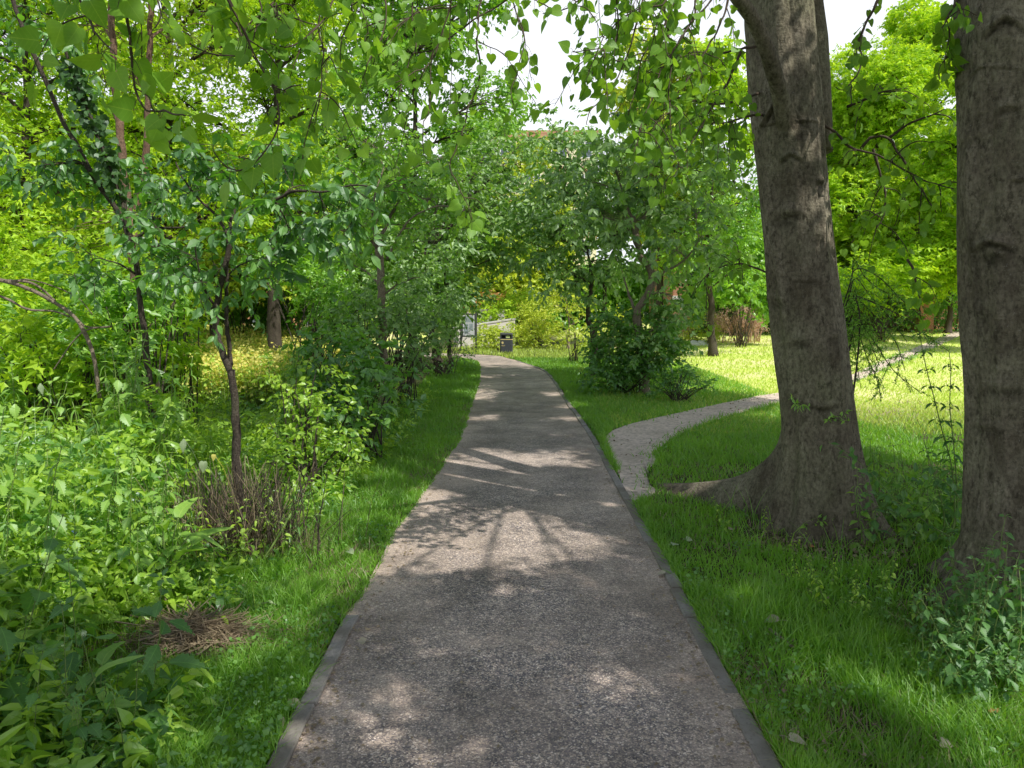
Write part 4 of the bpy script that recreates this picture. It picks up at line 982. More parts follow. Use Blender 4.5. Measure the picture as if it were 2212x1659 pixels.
bgtree(1650, 40, 440, 660, 90, 'midgreen', 227, 'dark low tree over the dead seed heads, left of the big poplar', size=.22, per=.5, n=9)
bgtree(2040, 36, 480, 640, 80, 'midgreen', 228, 'green tree over the brick wall at the far right', size=.2, per=.6, n=9)
bgtree(1490, 37, 520, 640, 60, 'midgreen', 229, 'small dark trunked tree in front of the orange brick house', size=.2, per=.3, n=7, trunk_r=.26)
bgtree(2330, 24, -60, 600, 150, 'midgreen', 230, 'tree beyond the right edge of the photo', size=.2, per=.35, n=11)

# ------------------------------------------------------------------ shrubs
def shrub(name, label, blobs, mat, tmpl, size, per_m3, seed, foot, L=.25, m=4, per=7, droop=.4, stems=9, bark='bark_dark', cat='shrub', flat=.5, group=None):
    rng = np.random.default_rng(seed); f = np.array(foot); th = thing(name, label, cat, f, group)
    C, O, ids = clumps(blobs, per_m3 * 1.6, rng, 6, .2); wood = MB(); cr = MB()
    pick = rng.integers(0, len(C), min(len(C), stems * 3))
    for i in pick:
        s = f + rng.normal(size=3) * [.12, .12, 0]; s[2] = f[2] - .03
        q = bez(s, C[i], .2, rng.normal(size=3) * .06, 7); wood.add(*tube(q, taper(q, .012, .004), 5, wob=.2))
    spray_leaves(cr, C, O, rng, m, L, per, tmpl, size, droop, flat, woodmb=wood, tw=.0025)
    under(wood.build('stem', M[bark]), th); under(cr.build('foliage', M[mat], smooth=False), th)
    return th

shrub('dark_shrub', 'dark leafy shrub along the left verge beyond the sapling', pxblobs([(800, 850, 8.2, 95, 75), (860, 850, 8.4, 60, 60), (730, 800, 8.6, 90, 60), (760, 900, 7.6, 90, 50), (690, 760, 9, 70, 50), (840, 780, 9, 70, 50)]), 'weed_dark', OVATE, .11, 30, 301, base(790, 8.2), .25)
shrub('bramble', 'mid green bramble bush between the sapling and the dark shrub', pxblobs([(620, 880, 6.4, 90, 60), (690, 920, 6.6, 70, 55), (650, 980, 6.2, 90, 45), (720, 990, 6.6, 50, 40), (590, 1030, 5.7, 60, 40), (700, 900, 6.4, 70, 60), (760, 960, 6.7, 45, 45), (640, 820, 6.8, 60, 50)]), 'weed', OVATE, .07, 26, 302, base(650, 6.4), .22)
shrub('thicket', 'grey green thicket in front of the pale bent trunk', pxblobs([(780, 690, 11, 90, 60), (850, 720, 11, 80, 50), (900, 700, 12.5, 60, 60), (730, 720, 10.5, 60, 50), (900, 640, 12, 60, 50)]), 'greygreen', OVATE, .1, 22, 303, base(800, 11), .3)
shrub('verge_shrub', 'grassy shrub at the foot of the leaning trunk, left verge', pxblobs([(960, 770, 19, 45, 22), (1000, 765, 21, 30, 22), (910, 775, 17, 45, 30), (1005, 735, 23, 25, 25)]), 'weed_dark', NARROW, .1, 6, 304, base(960, 19), .4)
shrub('base_thicket', 'dark thicket at the foot of the curving grey trunk', pxblobs([(1340, 800, 15, 60, 42), (1390, 775, 14.8, 55, 45), (1300, 760, 16, 40, 40), (1350, 740, 15.4, 50, 35), (1420, 740, 14.6, 40, 40), (1300, 820, 14.8, 35, 20), (1330, 690, 15.6, 45, 35), (1395, 700, 14.9, 40, 30), (1440, 790, 14.5, 35, 40)]), 'weed_dark', OVATE, .12, 42, 305, base(1350, 15), .32)
shrub('low_bush', 'low small leaved bush beside the trail, right of the curving trunk', pxblobs([(1470, 825, 13.6, 45, 28), (1510, 835, 13.4, 30, 20), (1430, 830, 13.8, 35, 28)]), 'weed_dark', NARROW, .08, 90, 306, base(1470, 13.6), .2)
shrub('sunlit_shrub', 'sunlit shrub left of the two stemmed tree, near the timber edging', pxblobs([(1240, 690, 25, 35, 30), (1255, 730, 24, 28, 25), (1220, 660, 27, 30, 30)]), 'yellowgreen', OVATE, .11, 4, 307, base(1240, 25), .4)
for i, (bl, mt, Y, px, lab) in enumerate([
        ([(40, 790, 7.5, 80, 60), (130, 800, 7.6, 80, 60), (-30, 740, 7.8, 80, 60), (90, 730, 8, 70, 50)], 'midgreen', 7.6, 60, 'dense low bush at the left edge under the bare bent boughs'),
        ([(385, 650, 8.6, 60, 36), (370, 740, 8.0, 50, 46), (400, 700, 9, 45, 40)], 'bright', 8.5, 380, 'sunlit bush left of the yellow flowers'),
        ([(280, 700, 7.0, 70, 60), (330, 640, 7.2, 60, 50), (240, 620, 7.2, 60, 50), (300, 780, 6.8, 60, 40)], 'midgreen', 7.0, 290, 'green bush hiding the foot of the two straight reddish stems'),
        ([(120, 790, 6.7, 80, 50), (200, 760, 6.8, 60, 50), (40, 740, 6.8, 70, 50)], 'bright', 6.8, 120, 'bright low bush in front of the dead tree stump'),
        ([(300, 780, 8.2, 90, 50), (340, 780, 8.6, 50, 40), (230, 760, 8.2, 70, 50), (310, 720, 9, 60, 40)], 'bright', 8.4, 310, 'low sunlit bush left of the forked sapling'),
        ([(860, 640, 13, 70, 60), (930, 690, 15, 50, 45), (900, 740, 13, 50, 40), (960, 640, 15, 40, 40)], 'greygreen', 13, 870, 'dull green bush between the pale bent trunk and the left verge'),
        ([(760, 740, 10.5, 50, 40), (745, 690, 12, 50, 50), (720, 640, 13, 60, 50)], 'midgreen', 11.5, 640, 'green bush at the right end of the yellow flowers'),
        ([(1400, 755, 14.6, 55, 40), (1330, 730, 15.5, 50, 40), (1450, 690, 15.2, 40, 40)], 'greygreen', 15.5, 1340, 'dull leafy bush filling the space round the curving grey trunk'),
        ([(60, 700, 8.5, 90, 60), (160, 720, 8.2, 70, 50), (10, 640, 9, 80, 50), (110, 640, 9, 80, 50)], 'bright', 8.5, 80, 'bright hazel bush at the left edge behind the bare bent boughs'),
        ([(270, 640, 9.5, 90, 60), (340, 690, 9, 80, 50), (230, 700, 9, 70, 50)], 'midgreen', 9.2, 290, 'green hazel bush under the two straight reddish stems'),
        ([(60, 560, 11, 110, 60), (190, 590, 11, 100, 60), (320, 600, 11, 80, 50)], 'bright', 11, 150, 'tall bright bush filling the gap under the far left trees'),
        ([(690, 620, 14, 70, 50), (620, 560, 15, 80, 50), (740, 660, 13, 50, 50)], 'midgreen', 14, 690, 'green bush right of the yellow flowers'),
        ([(430, 655, 26, 70, 30), (560, 665, 26, 80, 30), (660, 660, 26, 70, 34), (740, 670, 25, 60, 40), (430, 600, 24, 90, 40), (530, 610, 25, 70, 36), (620, 580, 25, 80, 44), (720, 600, 24, 70, 50), (320, 610, 24, 80, 40), (510, 540, 25, 110, 40)], 'midgreen', 24, 520, 'row of green bushes behind the yellow flowers'),
        ([(1090, 605, 47, 60, 34), (1160, 605, 47, 60, 34), (1120, 550, 48, 70, 40), (1180, 530, 48, 50, 40)], 'yellowgreen', 47, 1120, 'pale sunlit bush filling the gap over the path end'),
        ([(1560, 600, 27, 60, 50), (1630, 640, 28, 50, 40), (1620, 540, 28, 60, 60)], 'midgreen', 27, 1600, 'dark green bush left of the big poplar trunk above the tan seed heads'),
        ([(1900, 610, 30, 60, 40), (1850, 600, 29, 50, 50), (1960, 570, 31, 60, 40), (2040, 590, 32, 50, 40)], 'bright', 30, 1900, 'sunlit low branches between the poplar trunks at the end of the lawn')]):
    shrub('bush', lab, pxblobs(bl), mt, KITE3, .125 * max(1, Y / 12), 75 * (8 / Y) ** 1.6, 700 + i, base(px, Y), .3 * max(1, Y / 14), cat='bush')
# the arching small-leaved shoots between the two poplars
rng = np.random.default_rng(77); th = thing('arching_shrub', 'arching shoots with tiny leaves hanging between the two poplar trunks', 'shrub', base(1850, 7.6)); wood = MB(); lf = MB()
root = base(1785, 7.6)
for g in [[(1846, 640), (1858, 690), (1880, 740), (1900, 790)], [(1850, 640), (1900, 660), (1960, 690), (2010, 730), (2050, 760)], [(1848, 600), (1880, 640), (1925, 690), (1960, 740)], [(1850, 700), (1868, 760), (1890, 810), (1905, 860)], [(1850, 690), (1890, 740), (1930, 800), (1990, 850)], [(1845, 560), (1870, 600), (1910, 630), (1960, 640)], [(1850, 620), (1840, 700), (1850, 780), (1860, 840)], [(1855, 650), (1895, 690), (1935, 740), (1955, 800)], [(1850, 580), (1900, 600), (1950, 650), (2000, 690)]]:
    Y = 7.6 + rng.uniform(-.3, .3); P = guide(g, Y); q0 = bez(root + [rng.uniform(-.2, .2), rng.uniform(-.2, .2), -.05], P[0], .25, rng.normal(size=3) * .05, 8)
    P = resample(np.concatenate([q0[:-1], P]), 60); wood.add(*tube(P, taper(P, .014, .003), 5, wob=.2))
    for _ in range(52):
        i = int(rng.integers(24, 58)); d = norm(norm(P[i + 1] - P[i]) * .5 + runit(1, rng)[0] + [0, 0, -.2]); ln = rng.uniform(.08, .26)
        K = np.array([P[i], P[i] + d * ln * .5, P[i] + d * ln + [0, 0, -.05]]); wood.add(*tube(K, [.003, .002, .001], 3))
        n = 17; q = P[i] + d * (rng.random(n) * ln)[:, None]; scatter(lf, NARROW, q, norm(d * .5 + runit(n, rng)), norm(rng.normal(size=(n, 3)) * .5 + [0, 0, 1]), rng.uniform(.02, .042, n), rng.random(n))
under(wood.build('stem', M['bark_dark']), th); under(lf.build('foliage', M['midgreen'], smooth=False), th)

# ------------------------------------------------------------------ herbs
def nettle_mesh(seed, h, lsize, tmpl, pairs=9, lean=.12, tassel=True, bare=.15, branch=0):
    rng = np.random.default_rng(seed); st = MB(); lf = MB(); fl = MB()
    a = rng.uniform(0, 6.28)
    def axis_(p0, d, h, pairs, ls, r):
        P = p0 + np.linspace(0, 1, 10)[:, None] * d * h; P[:, :2] += (np.linspace(0, 1, 10) ** 2)[:, None] * np.array([math.cos(a), math.sin(a)]) * lean * h
        P = wobble(P, .008, seed); st.add(*tube(P, taper(P, r, r * .4), 5))
        for k in range(pairs):
            u = bare + (1 - bare) * (k / (pairs - 1)) ** .85; c = np.array([np.interp(u, np.linspace(0, 1, 10), P[:, q]) for q in range(3)])
            s = ls * (1.05 - .75 * u ** 2.2) * rng.uniform(.8, 1.1); az = a + k * math.pi / 2 + rng.uniform(-.3, .3)
            n = 2 if k < pairs - 1 else 4
            for q in range(n):
                w = az + q * 2 * math.pi / n; o = np.array([math.cos(w), math.sin(w), 0])
                pt = c + o * s * .28 + [0, 0, .01]; st.add(*tube([c, (c + pt) / 2 + [0, 0, .008], pt], [.0018, .0014, .001], 3))
                dv = norm(o + [0, 0, rng.uniform(-.75, .05) if u < .9 else rng.uniform(0, .5)] + rng.normal(size=3) * .15)
                scatter(lf, tmpl, pt[None], dv[None], norm(np.array([[0, 0, 1.]]) + rng.normal(size=(1, 3)) * .25 + o * .4), s, np.array([np.clip(.2 + u * .6 + rng.normal() * .2, 0, 1)]), uv=True)
                if tassel and .35 < u < .95 and rng.random() < .7:
                    T = np.stack([c, c + o * .02 + [0, 0, -.02], c + o * .035 + [0, 0, -.075 * rng.uniform(.6, 1.2)]]); lf.add(*tube(resample(T, 6), .004, 4, wob=.8, seed=k))
    axis_(np.array([0, 0, -.02]), np.array([0, 0, 1.]), h, pairs, lsize, .0045)
    for b in range(branch):
        d = norm(np.array([math.cos(b * 2.2 + a), math.sin(b * 2.2 + a), .9])); axis_(np.array([0, 0, h * (.2 + .15 * b)]), d, h * .45, max(4, pairs // 2), lsize * .7, .003)
    return st, lf, fl

PROTO = {}
def herb_proto(key, mat, variants, **kw):
    PROTO[key] = []
    for s in range(variants):
        st, lf, fl = nettle_mesh(hash_(key) + s, **kw)
        ms = []
        for nm, b, m in (('stem', st, M['stem']), ('foliage', lf, M[mat]), ('flower', fl, M['weed'])):
            if b.n:
                o = b.build(nm, m, smooth=(nm != 'foliage')); ms.append(o.data); bpy.data.objects.remove(o)
        PROTO[key].append(ms)
def hash_(k): return sum(ord(c) * (i + 3) for i, c in enumerate(k)) % 1000

herb_proto('nettle', 'nettle', 6, h=1.0, lsize=.135, tmpl=NETTLE, pairs=11, bare=.12)
herb_proto('nettle_small', 'nettle', 5, h=.7, lsize=.115, tmpl=NETTLE, pairs=9, bare=.1, branch=1)
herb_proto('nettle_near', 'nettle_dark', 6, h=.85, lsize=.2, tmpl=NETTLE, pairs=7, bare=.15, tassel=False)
herb_proto('weed', 'weed', 6, h=.7, lsize=.095, tmpl=NETTLE_S, pairs=9, tassel=False, bare=.12, branch=2)
herb_proto('weed_b', 'weed_dark', 5, h=.75, lsize=.11, tmpl=LANCE, pairs=10, tassel=False, bare=.1, branch=2)
herb_proto('deadnettle', 'nettle_dark', 5, h=.75, lsize=.115, tmpl=NETTLE, pairs=8, tassel=False, bare=.1, branch=2)
PI_ = {}
def plant(key, name, label, cat, x, y, sc, rng, group=None, rotz=None, z=None, var=None, lean=.1):
    k = int(rng.integers(len(PROTO[key]))) if var is None else var
    th = thing(name, label, cat, (x, y, float(gz(x, y)) if z is None else z), group)
    th.rotation_euler = (rng.normal() * lean, rng.normal() * lean, rng.uniform(0, 6.28) if rotz is None else rotz); th.scale = (sc * rng.uniform(.85, 1.15), sc * rng.uniform(.85, 1.15), sc)
    for me in PROTO[key][k]:
        o = bpy.data.objects.new(me.name.split('.')[0], me); COL.objects.link(o); o.parent = th
    return th

HEAP = G(405, 1400)
def near_heap(x, y): return abs(x - HEAP[0] - .03 + (HEAP[1] - y) * .42) < .36 and -.75 < y - HEAP[1] < .3
rng = np.random.default_rng(31)
# nettles that stand in the undergrowth on the left
cnt = 0
while cnt < 190:
    y = float(sampleY(1, 2.6, 11.5, 1.25, rng)[0]); vx = float(vergeX(y)); x = vx - .1 - rng.random() ** 1.2 * (1.0 + y * .55)
    if x < -.78 * y - .4 or (abs(x + 1.95) < .5 and abs(y - 5.1) < .55 and rng.random() < .8) or near_heap(x, y): continue
    d = vx - x; hgt = .6 + .75 * sstep(.0, 1.4, d) + rng.uniform(-.15, .25)
    if y < 3.4: hgt *= .8
    if y > 4.6 and -.46 < x / y < -.32: hgt = min(hgt, max(.3, 1.42 - .105 * y))
    plant('nettle' if rng.random() < .65 else 'nettle_small', 'nettle', 'green nettle standing in the dense undergrowth left of the path', 'nettle', x, y, hgt, rng, 'nettles in the undergrowth on the left'); cnt += 1
for i in range(14):
    plant('weed' if i % 2 else 'weed_b', 'leafy_weed', 'leafy weed growing through the dry brown stalks under the sapling', 'weed', -1.95 + rng.uniform(-.55, .5), 4.75 + rng.uniform(-.25, .2), rng.uniform(.4, .8), rng, 'leafy weeds among the dry brown stalks')
# large nettles in front, lower left
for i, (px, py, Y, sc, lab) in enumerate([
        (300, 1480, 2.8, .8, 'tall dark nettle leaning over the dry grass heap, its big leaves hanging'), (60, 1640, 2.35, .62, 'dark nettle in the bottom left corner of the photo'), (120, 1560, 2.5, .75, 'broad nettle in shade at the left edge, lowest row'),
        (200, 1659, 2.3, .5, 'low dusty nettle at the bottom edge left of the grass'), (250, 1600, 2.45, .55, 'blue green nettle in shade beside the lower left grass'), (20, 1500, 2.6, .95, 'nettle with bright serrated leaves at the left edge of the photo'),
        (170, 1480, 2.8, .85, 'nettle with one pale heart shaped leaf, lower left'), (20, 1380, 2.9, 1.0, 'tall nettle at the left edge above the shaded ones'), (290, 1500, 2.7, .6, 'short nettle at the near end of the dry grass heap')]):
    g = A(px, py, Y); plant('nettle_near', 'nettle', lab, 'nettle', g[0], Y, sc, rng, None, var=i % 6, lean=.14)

# leafy weeds that fill the undergrowth between the nettles
cnt = 0
while cnt < 230:
    y = float(sampleY(1, 2.3, 13, 1.3, rng)[0]); vx = float(vergeX(y)); x = vx + .05 - rng.random() ** 1.3 * (.8 + y * .6)
    if x < -.8 * y - .4 or near_heap(x, y): continue
    plant('weed' if rng.random() < .55 else 'weed_b', 'leafy_weed', 'low leafy weed in the undergrowth left of the path', 'weed', x, y, rng.uniform(.45, .95) * (.75 + .35 * sstep(0, 1, vx - x)), rng, 'leafy weeds in the undergrowth on the left'); cnt += 1

# uncountable cover under them: small leaves and thin stalks
rng = np.random.default_rng(41); mb = MB(); sm = MB()
n = 7500; y = sampleY(n, 2.0, 16, 1.25, rng); vx = vergeX(y); x = vx + .12 - rng.random(n) ** 1.15 * (1.1 + y * .75); k = (x > -.85 * y - .8) & ~((np.hypot(x + 1.95, y - 4.95) < .5) & (rng.random(n) < .85)); k &= ~((np.abs(x - HEAP[0] - .03 + (HEAP[1] - y) * .42) < .34) & (y - HEAP[1] > -.75) & (y - HEAP[1] < .25)); x, y, vx = x[k], y[k], vx[k]
d = np.clip(vx - x, 0, 3); top = (.1 + .85 * sstep(-.05, 1.2, d)) * (.6 + .7 * n2(x, y, 1.6, 3)) * np.where(y < 3.4, .75, 1)
top = np.where((y > 4.6) & (x / y > -.46) & (x / y < -.32), np.minimum(top, np.maximum(.25, 1.3 - .1 * y)), top)
C = np.stack([x, y, gz(x, y) + top * rng.random(len(x)) ** .6], 1); O = norm(np.stack([rng.normal(size=len(x)), rng.normal(size=len(x)), np.full(len(x), .8)], 1))
h1 = rng.random(len(C)) < .6
relh = (C[:, 2] - gz(x, y)) / np.maximum(top, .05); dk = relh + rng.normal(size=len(C)) * .22 + (n2(x, y, 1.1, 55) - .5) * .9 < .62  # lower leaves go dark: shade between the plants put into the colour
class Sub:
    def __init__(s, mb, m): s.mb = mb; s.m = m
    def add(s, V, F, v=.5, b=0., uv=None, m=0): s.mb.add(V, F, v, b, uv, s.m)
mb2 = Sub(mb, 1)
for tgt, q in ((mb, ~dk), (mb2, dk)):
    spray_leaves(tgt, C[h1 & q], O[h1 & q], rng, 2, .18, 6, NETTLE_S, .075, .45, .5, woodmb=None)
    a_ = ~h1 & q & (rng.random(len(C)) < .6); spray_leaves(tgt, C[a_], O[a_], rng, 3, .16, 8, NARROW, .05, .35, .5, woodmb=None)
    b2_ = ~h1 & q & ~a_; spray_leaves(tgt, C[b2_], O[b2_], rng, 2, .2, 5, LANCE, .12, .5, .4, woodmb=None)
W = np.stack([np.c_[x, y, gz(x, y)], np.c_[x, y, gz(x, y)] * .5 + C * .5 + rng.normal(size=C.shape) * .02, C], 1); mb.add(*tubes_many(W, .003, .0015, 3))
k = rng.random(len(C)) < .5
mb.add(*blades(x[k], y[k], top[k] * 1.3 + .1, .005, rng, .6))
kk = np.repeat(top > .3, 3)
mb.add(*blades(np.repeat(x, 3) + rng.normal(size=3 * len(x)) * .12, np.repeat(y, 3) + rng.normal(size=3 * len(x)) * .12, np.repeat(top, 3) * rng.uniform(.3, 1.2, 3 * len(x)) + .06, .006, rng, .8))
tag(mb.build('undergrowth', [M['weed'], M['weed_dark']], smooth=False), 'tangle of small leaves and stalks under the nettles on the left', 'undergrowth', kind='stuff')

# broad leaved docks
def dock_mesh(seed):
    r_ = np.random.default_rng(seed); lf = MB(); st = MB(); n = 9
    for k in range(n):
        az = k * 2.4 + r_.uniform(-.3, .3); o = np.array([math.cos(az), math.sin(az), 0]); e = o * r_.uniform(.05, .14) + [0, 0, r_.uniform(.08, .45)]
        st.add(*tube(resample([np.zeros(3), e * [.4, .4, .7], e], 6), [.004] * 6, 5)); scatter(lf, OVATE2, e[None], norm(o + [0, 0, r_.uniform(-.1, .9)])[None], np.array([[0, 0, 1.]]) + r_.normal(size=(1, 3)) * .2 - o * .3, r_.uniform(.16, .28), np.array([r_.random()]), uv=True, aspect=r_.uniform(.7, 1.))
    return st, lf
OVATE2 = leaf([(0, 0, 0), (.0, .1, .04), (.12, .2, .14), (.3, .25, .3), (.5, .24, .5), (.7, .17, .7), (.88, .07, .88), (1, 0, 1)], fold=.25, droop=.45, curl=.03)
PROTO['dock'] = []
for q in range(5):
    st, lf = dock_mesh(q + 5); ms = []
    for nm, b, m in (('stem', st, M['stem']), ('foliage', lf, M['nettle'])): o = b.build(nm, m); ms.append(o.data); bpy.data.objects.remove(o)
    PROTO['dock'].append(ms)
rng = np.random.default_rng(47); cnt = 0
while cnt < 46:
    y = float(sampleY(1, 2.5, 9, 1.3, rng)[0]); x = float(vergeX(y)) - rng.random() ** 1.1 * (.9 + y * .5)
    if x < -.78 * y - .3 or near_heap(x, y): continue
    plant('dock', 'dock_plant', 'broad leaved dock plant among the nettles left of the path', 'weed', x, y, rng.uniform(.7, 1.15), rng, 'dock plants in the undergrowth on the left', z=rng.uniform(0, .15) * 0); cnt += 1

# blue flowers of the alkanet
for i, (px, py, Y) in enumerate([(60, 1140, 4.2), (165, 1150, 4.3), (115, 1205, 4.0), (215, 1235, 4.1), (75, 1095, 4.6), (160, 1185, 4.0), (25, 1230, 3.8)]):
    g = A(px, py, Y); rr = np.random.default_rng(60 + i); th = thing('blue_flower', 'tiny blue flower head on a thin stalk among the nettles at the left', 'flower', (g[0], g[1], 0), 'blue flowers in the left undergrowth')
    sm = MB().add(*tube(np.array([[0, 0, 0], [.01, 0, g[2] * .5], [0, .01, g[2]]]), .002, 4)); o = sm.build('stem', M['stem'], th)
    fl = MB()
    for q in range(5):
        c = np.array([rr.normal() * .018, rr.normal() * .018, g[2] + rr.normal() * .012]); aa = np.arange(5) * 1.2566
        scatter(fl, KITE, np.repeat(c[None], 5, 0), np.stack([np.cos(aa), np.sin(aa), aa * 0 + .2], 1), np.repeat([[0, -.4, 1.]], 5, 0), .0085, rr.random(5), aspect=1.4)
    fl.build('petal', M['blue'], th, smooth=False)

# pale loose leaves caught in the undergrowth
for px, py, Y, s, lab, mt in [(398, 962, 4.3, .105, 'large pale heart shaped leaf held up in the undergrowth, underside showing', 'fallen_green'), (441, 1010, 4.3, .085, 'small round pale leaf below the large pale heart shaped one', 'fallen_green'), (463, 995, 4.4, .05, 'small yellow leaf beside the round pale leaf in the undergrowth', 'yellow'), (88, 840, 5, .1, 'yellowish pale leaf at the top of the left undergrowth', 'fallen_green')]:
    p = A(px, py, Y); mb = MB(); scatter(mb, NETTLE if px < 430 else HEART2, np.array([[0, 0, .04]]), np.array([[.35 - px * .001, -.35, -1.]]), np.array([[.5 - py * .0004, -1., .7]]), s * .85, np.array([.35]), uv=True, aspect=.82)
    mb.add(*tube(np.array([[0, 0, .04], [.03, .05, -.05], [.06, .1, -.2]]), .0015, 3))
    o = mb.build('pale_leaf', M[mt]); o.location = p; tag(o, lab, 'leaf')

# dry stalks under the sapling
rng = np.random.default_rng(71); mb = MB(); c0 = base(525, 5.0)
n = 620; x = c0[0] + rng.normal(size=n) * .25 - .04; y = c0[1] - .05 + rng.normal(size=n) * .13; h = rng.uniform(.18, .68, n)
a = rng.normal(size=(n, 2)) * .12
W = np.stack([np.c_[x, y, 0 * x - .01], np.c_[x + a[:, 0] * .4, y + a[:, 1] * .4, h * .5], np.c_[x + a[:, 0] * 1.2, y + a[:, 1] * 1.2, h]], 1)
mb.add(*tubes_many(W[:260], .0032, .0015, 3), v=np.repeat(rng.random(260), 9)); mb.add(*tubes_many(W[260:], .0045, .002, 3), m=1)
x2 = c0[0] + rng.normal(size=900) * .3; y2 = c0[1] - .1 + rng.normal(size=900) * .2; mb.add(*blades(x2, y2, rng.uniform(.08, .4, 900), .004, rng, 1.3))
tag(mb.build('dry_stalks', [M['dry'], M['bark_dark']], smooth=False), 'thick stand of dry brown stalks around the foot of the forked sapling', 'dead plant')
rng = np.random.default_rng(72)
for px0, py0, px1, py1, lab in [(432, 1200, 424, 1020, 'thick pale green stalk standing left of the dry brown stalks'), (545, 1240, 628, 1110, 'pale curved stalk at the right of the dry brown stalks')]:
    a = G(px0, py0); b_ = A(px1, py1, a[1] + .1); o = MB().add(*tube(bez(a, b_, .0, [.06, 0, 0], 10), [.007] * 10, 6)).build('stalk', M['stem']); tag(o, lab, 'stalk')

# heap of dry grass
rng = np.random.default_rng(73); c0 = G(405, 1400); mb = MB(); n = 2300
u = rng.normal(size=(n, 2)) * .42; rr = np.exp(-(u ** 2).sum(1) * 1.3); ang = rng.normal(size=n) * 1.0 + R(-25)
cx_, cy_ = c0[0] + u[:, 0] * .36, c0[1] + u[:, 1] * .2; cz = .02 + .10 * rr * rng.random(n) ** .5
L = rng.uniform(.04, .24, n) * rng.uniform(.6, 1, n); dx = np.stack([np.cos(ang), np.sin(ang), rng.normal(size=n) * .22 - u[:, 0] * .12], 1) * L[:, None]
Cc = np.stack([cx_, cy_, cz], 1); W = np.stack([Cc - dx, Cc + [0, 0, .012] + rng.normal(size=(n, 3)) * .01, Cc + dx], 1); W[:, :, 2] = np.maximum(W[:, :, 2], .005)
mb.add(*tubes_many(W, rng.uniform(.0018, .005, n), .0016, 3), v=np.repeat(rng.random(n), 9))
tag(mb.build('dry_grass_heap', M['dry'], smooth=False), 'flattened heap of dry grey brown grass at the edge of the left verge', 'dead plant')
# straw litter by the verge
rng = np.random.default_rng(74); mb = MB(); n = 2600; cs = [G(440, 1265), G(520, 1215), G(620, 1175), G(400, 1310), G(680, 1140)]
ci = np.array(cs)[rng.integers(0, 5, n)]; x = ci[:, 0] + rng.normal(size=n) * .16; y = ci[:, 1] + rng.normal(size=n) * .12; ang = rng.uniform(0, 6.28, n); L = rng.uniform(.02, .09, n)
W = np.stack([np.c_[x - np.cos(ang) * L, y - np.sin(ang) * L, .008 + rng.random(n) * .03], np.c_[x, y, .015 + rng.random(n) * .04], np.c_[x + np.cos(ang) * L, y + np.sin(ang) * L, .008 + rng.random(n) * .03]], 1)
mb.add(*tubes_many(W, .002, .0012, 3), v=np.repeat(rng.random(n), 9)); tag(mb.build('straw_litter', M['dry'], smooth=False), 'pale straw litter along the edge of the left verge', 'litter', kind='stuff')

# bare bent boughs at the left edge
th = thing('bent_bough', 'pale bare boughs arching in from the left edge above the undergrowth', 'branch', base(-60, 6.0)); mb = MB(); f = base(190, 6.6)
for g, r in [([(-120, 560), (-40, 595), (30, 612), (80, 632), (120, 655), (165, 690), (200, 760), (215, 860)], .017), ([(-120, 610), (0, 640), (60, 668), (115, 672), (150, 684)], .014), ([(-100, 590), (0, 605), (70, 612), (120, 650)], .016), ([(20, 610), (60, 604), (120, 620), (170, 645), (200, 680)], .007), ([(240, 705), (190, 712), (160, 735), (135, 770), (115, 800)], .008), ([(165, 690), (190, 706), (235, 706)], .007)]:
    P = resample(guide(g, 6.2), 30); mb.add(*tube(P, taper(P, r, r * .55) if len(g) != 8 else np.full(30, r), 8, wob=.3, seed=len(g)))
under(mb.build('bough', M['bark_pale']), th)
# stump-like old stem behind
P = resample(np.array([base(165, 7.2) - [0, 0, .1], A(162, 930, 7.2), A(168, 860, 7.2), A(160, 790, 7.2)]), 20); o = MB().add(*tube(P, taper(P, .075, .05), 12, wob=.3)).build('tree_stump', M['bark_pale']); tag(o, 'short brown dead tree stump deep in the left undergrowth', 'stump')

# yellow flowering meadow, left behind the sapling
rng = np.random.default_rng(81); mb = MB(); n = 11000; y = sampleY(n, 12.5, 31, 1.0001, rng); x = -y * rng.uniform(.2, .5, n); z = gz(x, y); h = rng.uniform(.35, .85, n)
W = np.stack([np.c_[x, y, z], np.c_[x, y, z + h * .5], np.c_[x + rng.normal(size=n) * .04, y, z + h]], 1); mb.add(*tubes_many(W, .006, .004, 3), m=1)
C = W[:, 2]; spray_leaves(mb, C - [0, 0, .12], norm(rng.normal(size=(n, 3)) + [0, 0, 1]), rng, 2, .2, 4, KITE, .075, .2, .5)
k = rng.random(n) < .85; q = np.repeat(C[k], 4, 0) + rng.normal(size=(k.sum() * 4, 3)) * [.08, .08, .06]
nm = len(mb.F); scatter(mb, KITE, q, norm(rng.normal(size=q.shape) + [0, 0, .4]), norm(rng.normal(size=q.shape) * .5 + [0, -.5, 1]), rng.uniform(.05, .085, len(q)), rng.random(len(q)), aspect=1.6, m=2)
tag(mb.build('yellow_flower_bed', [M['meadow'], M['stem'], M['yellow']], smooth=False), 'sunlit patch of yellow flowers behind the forked sapling', 'flowers', kind='stuff')

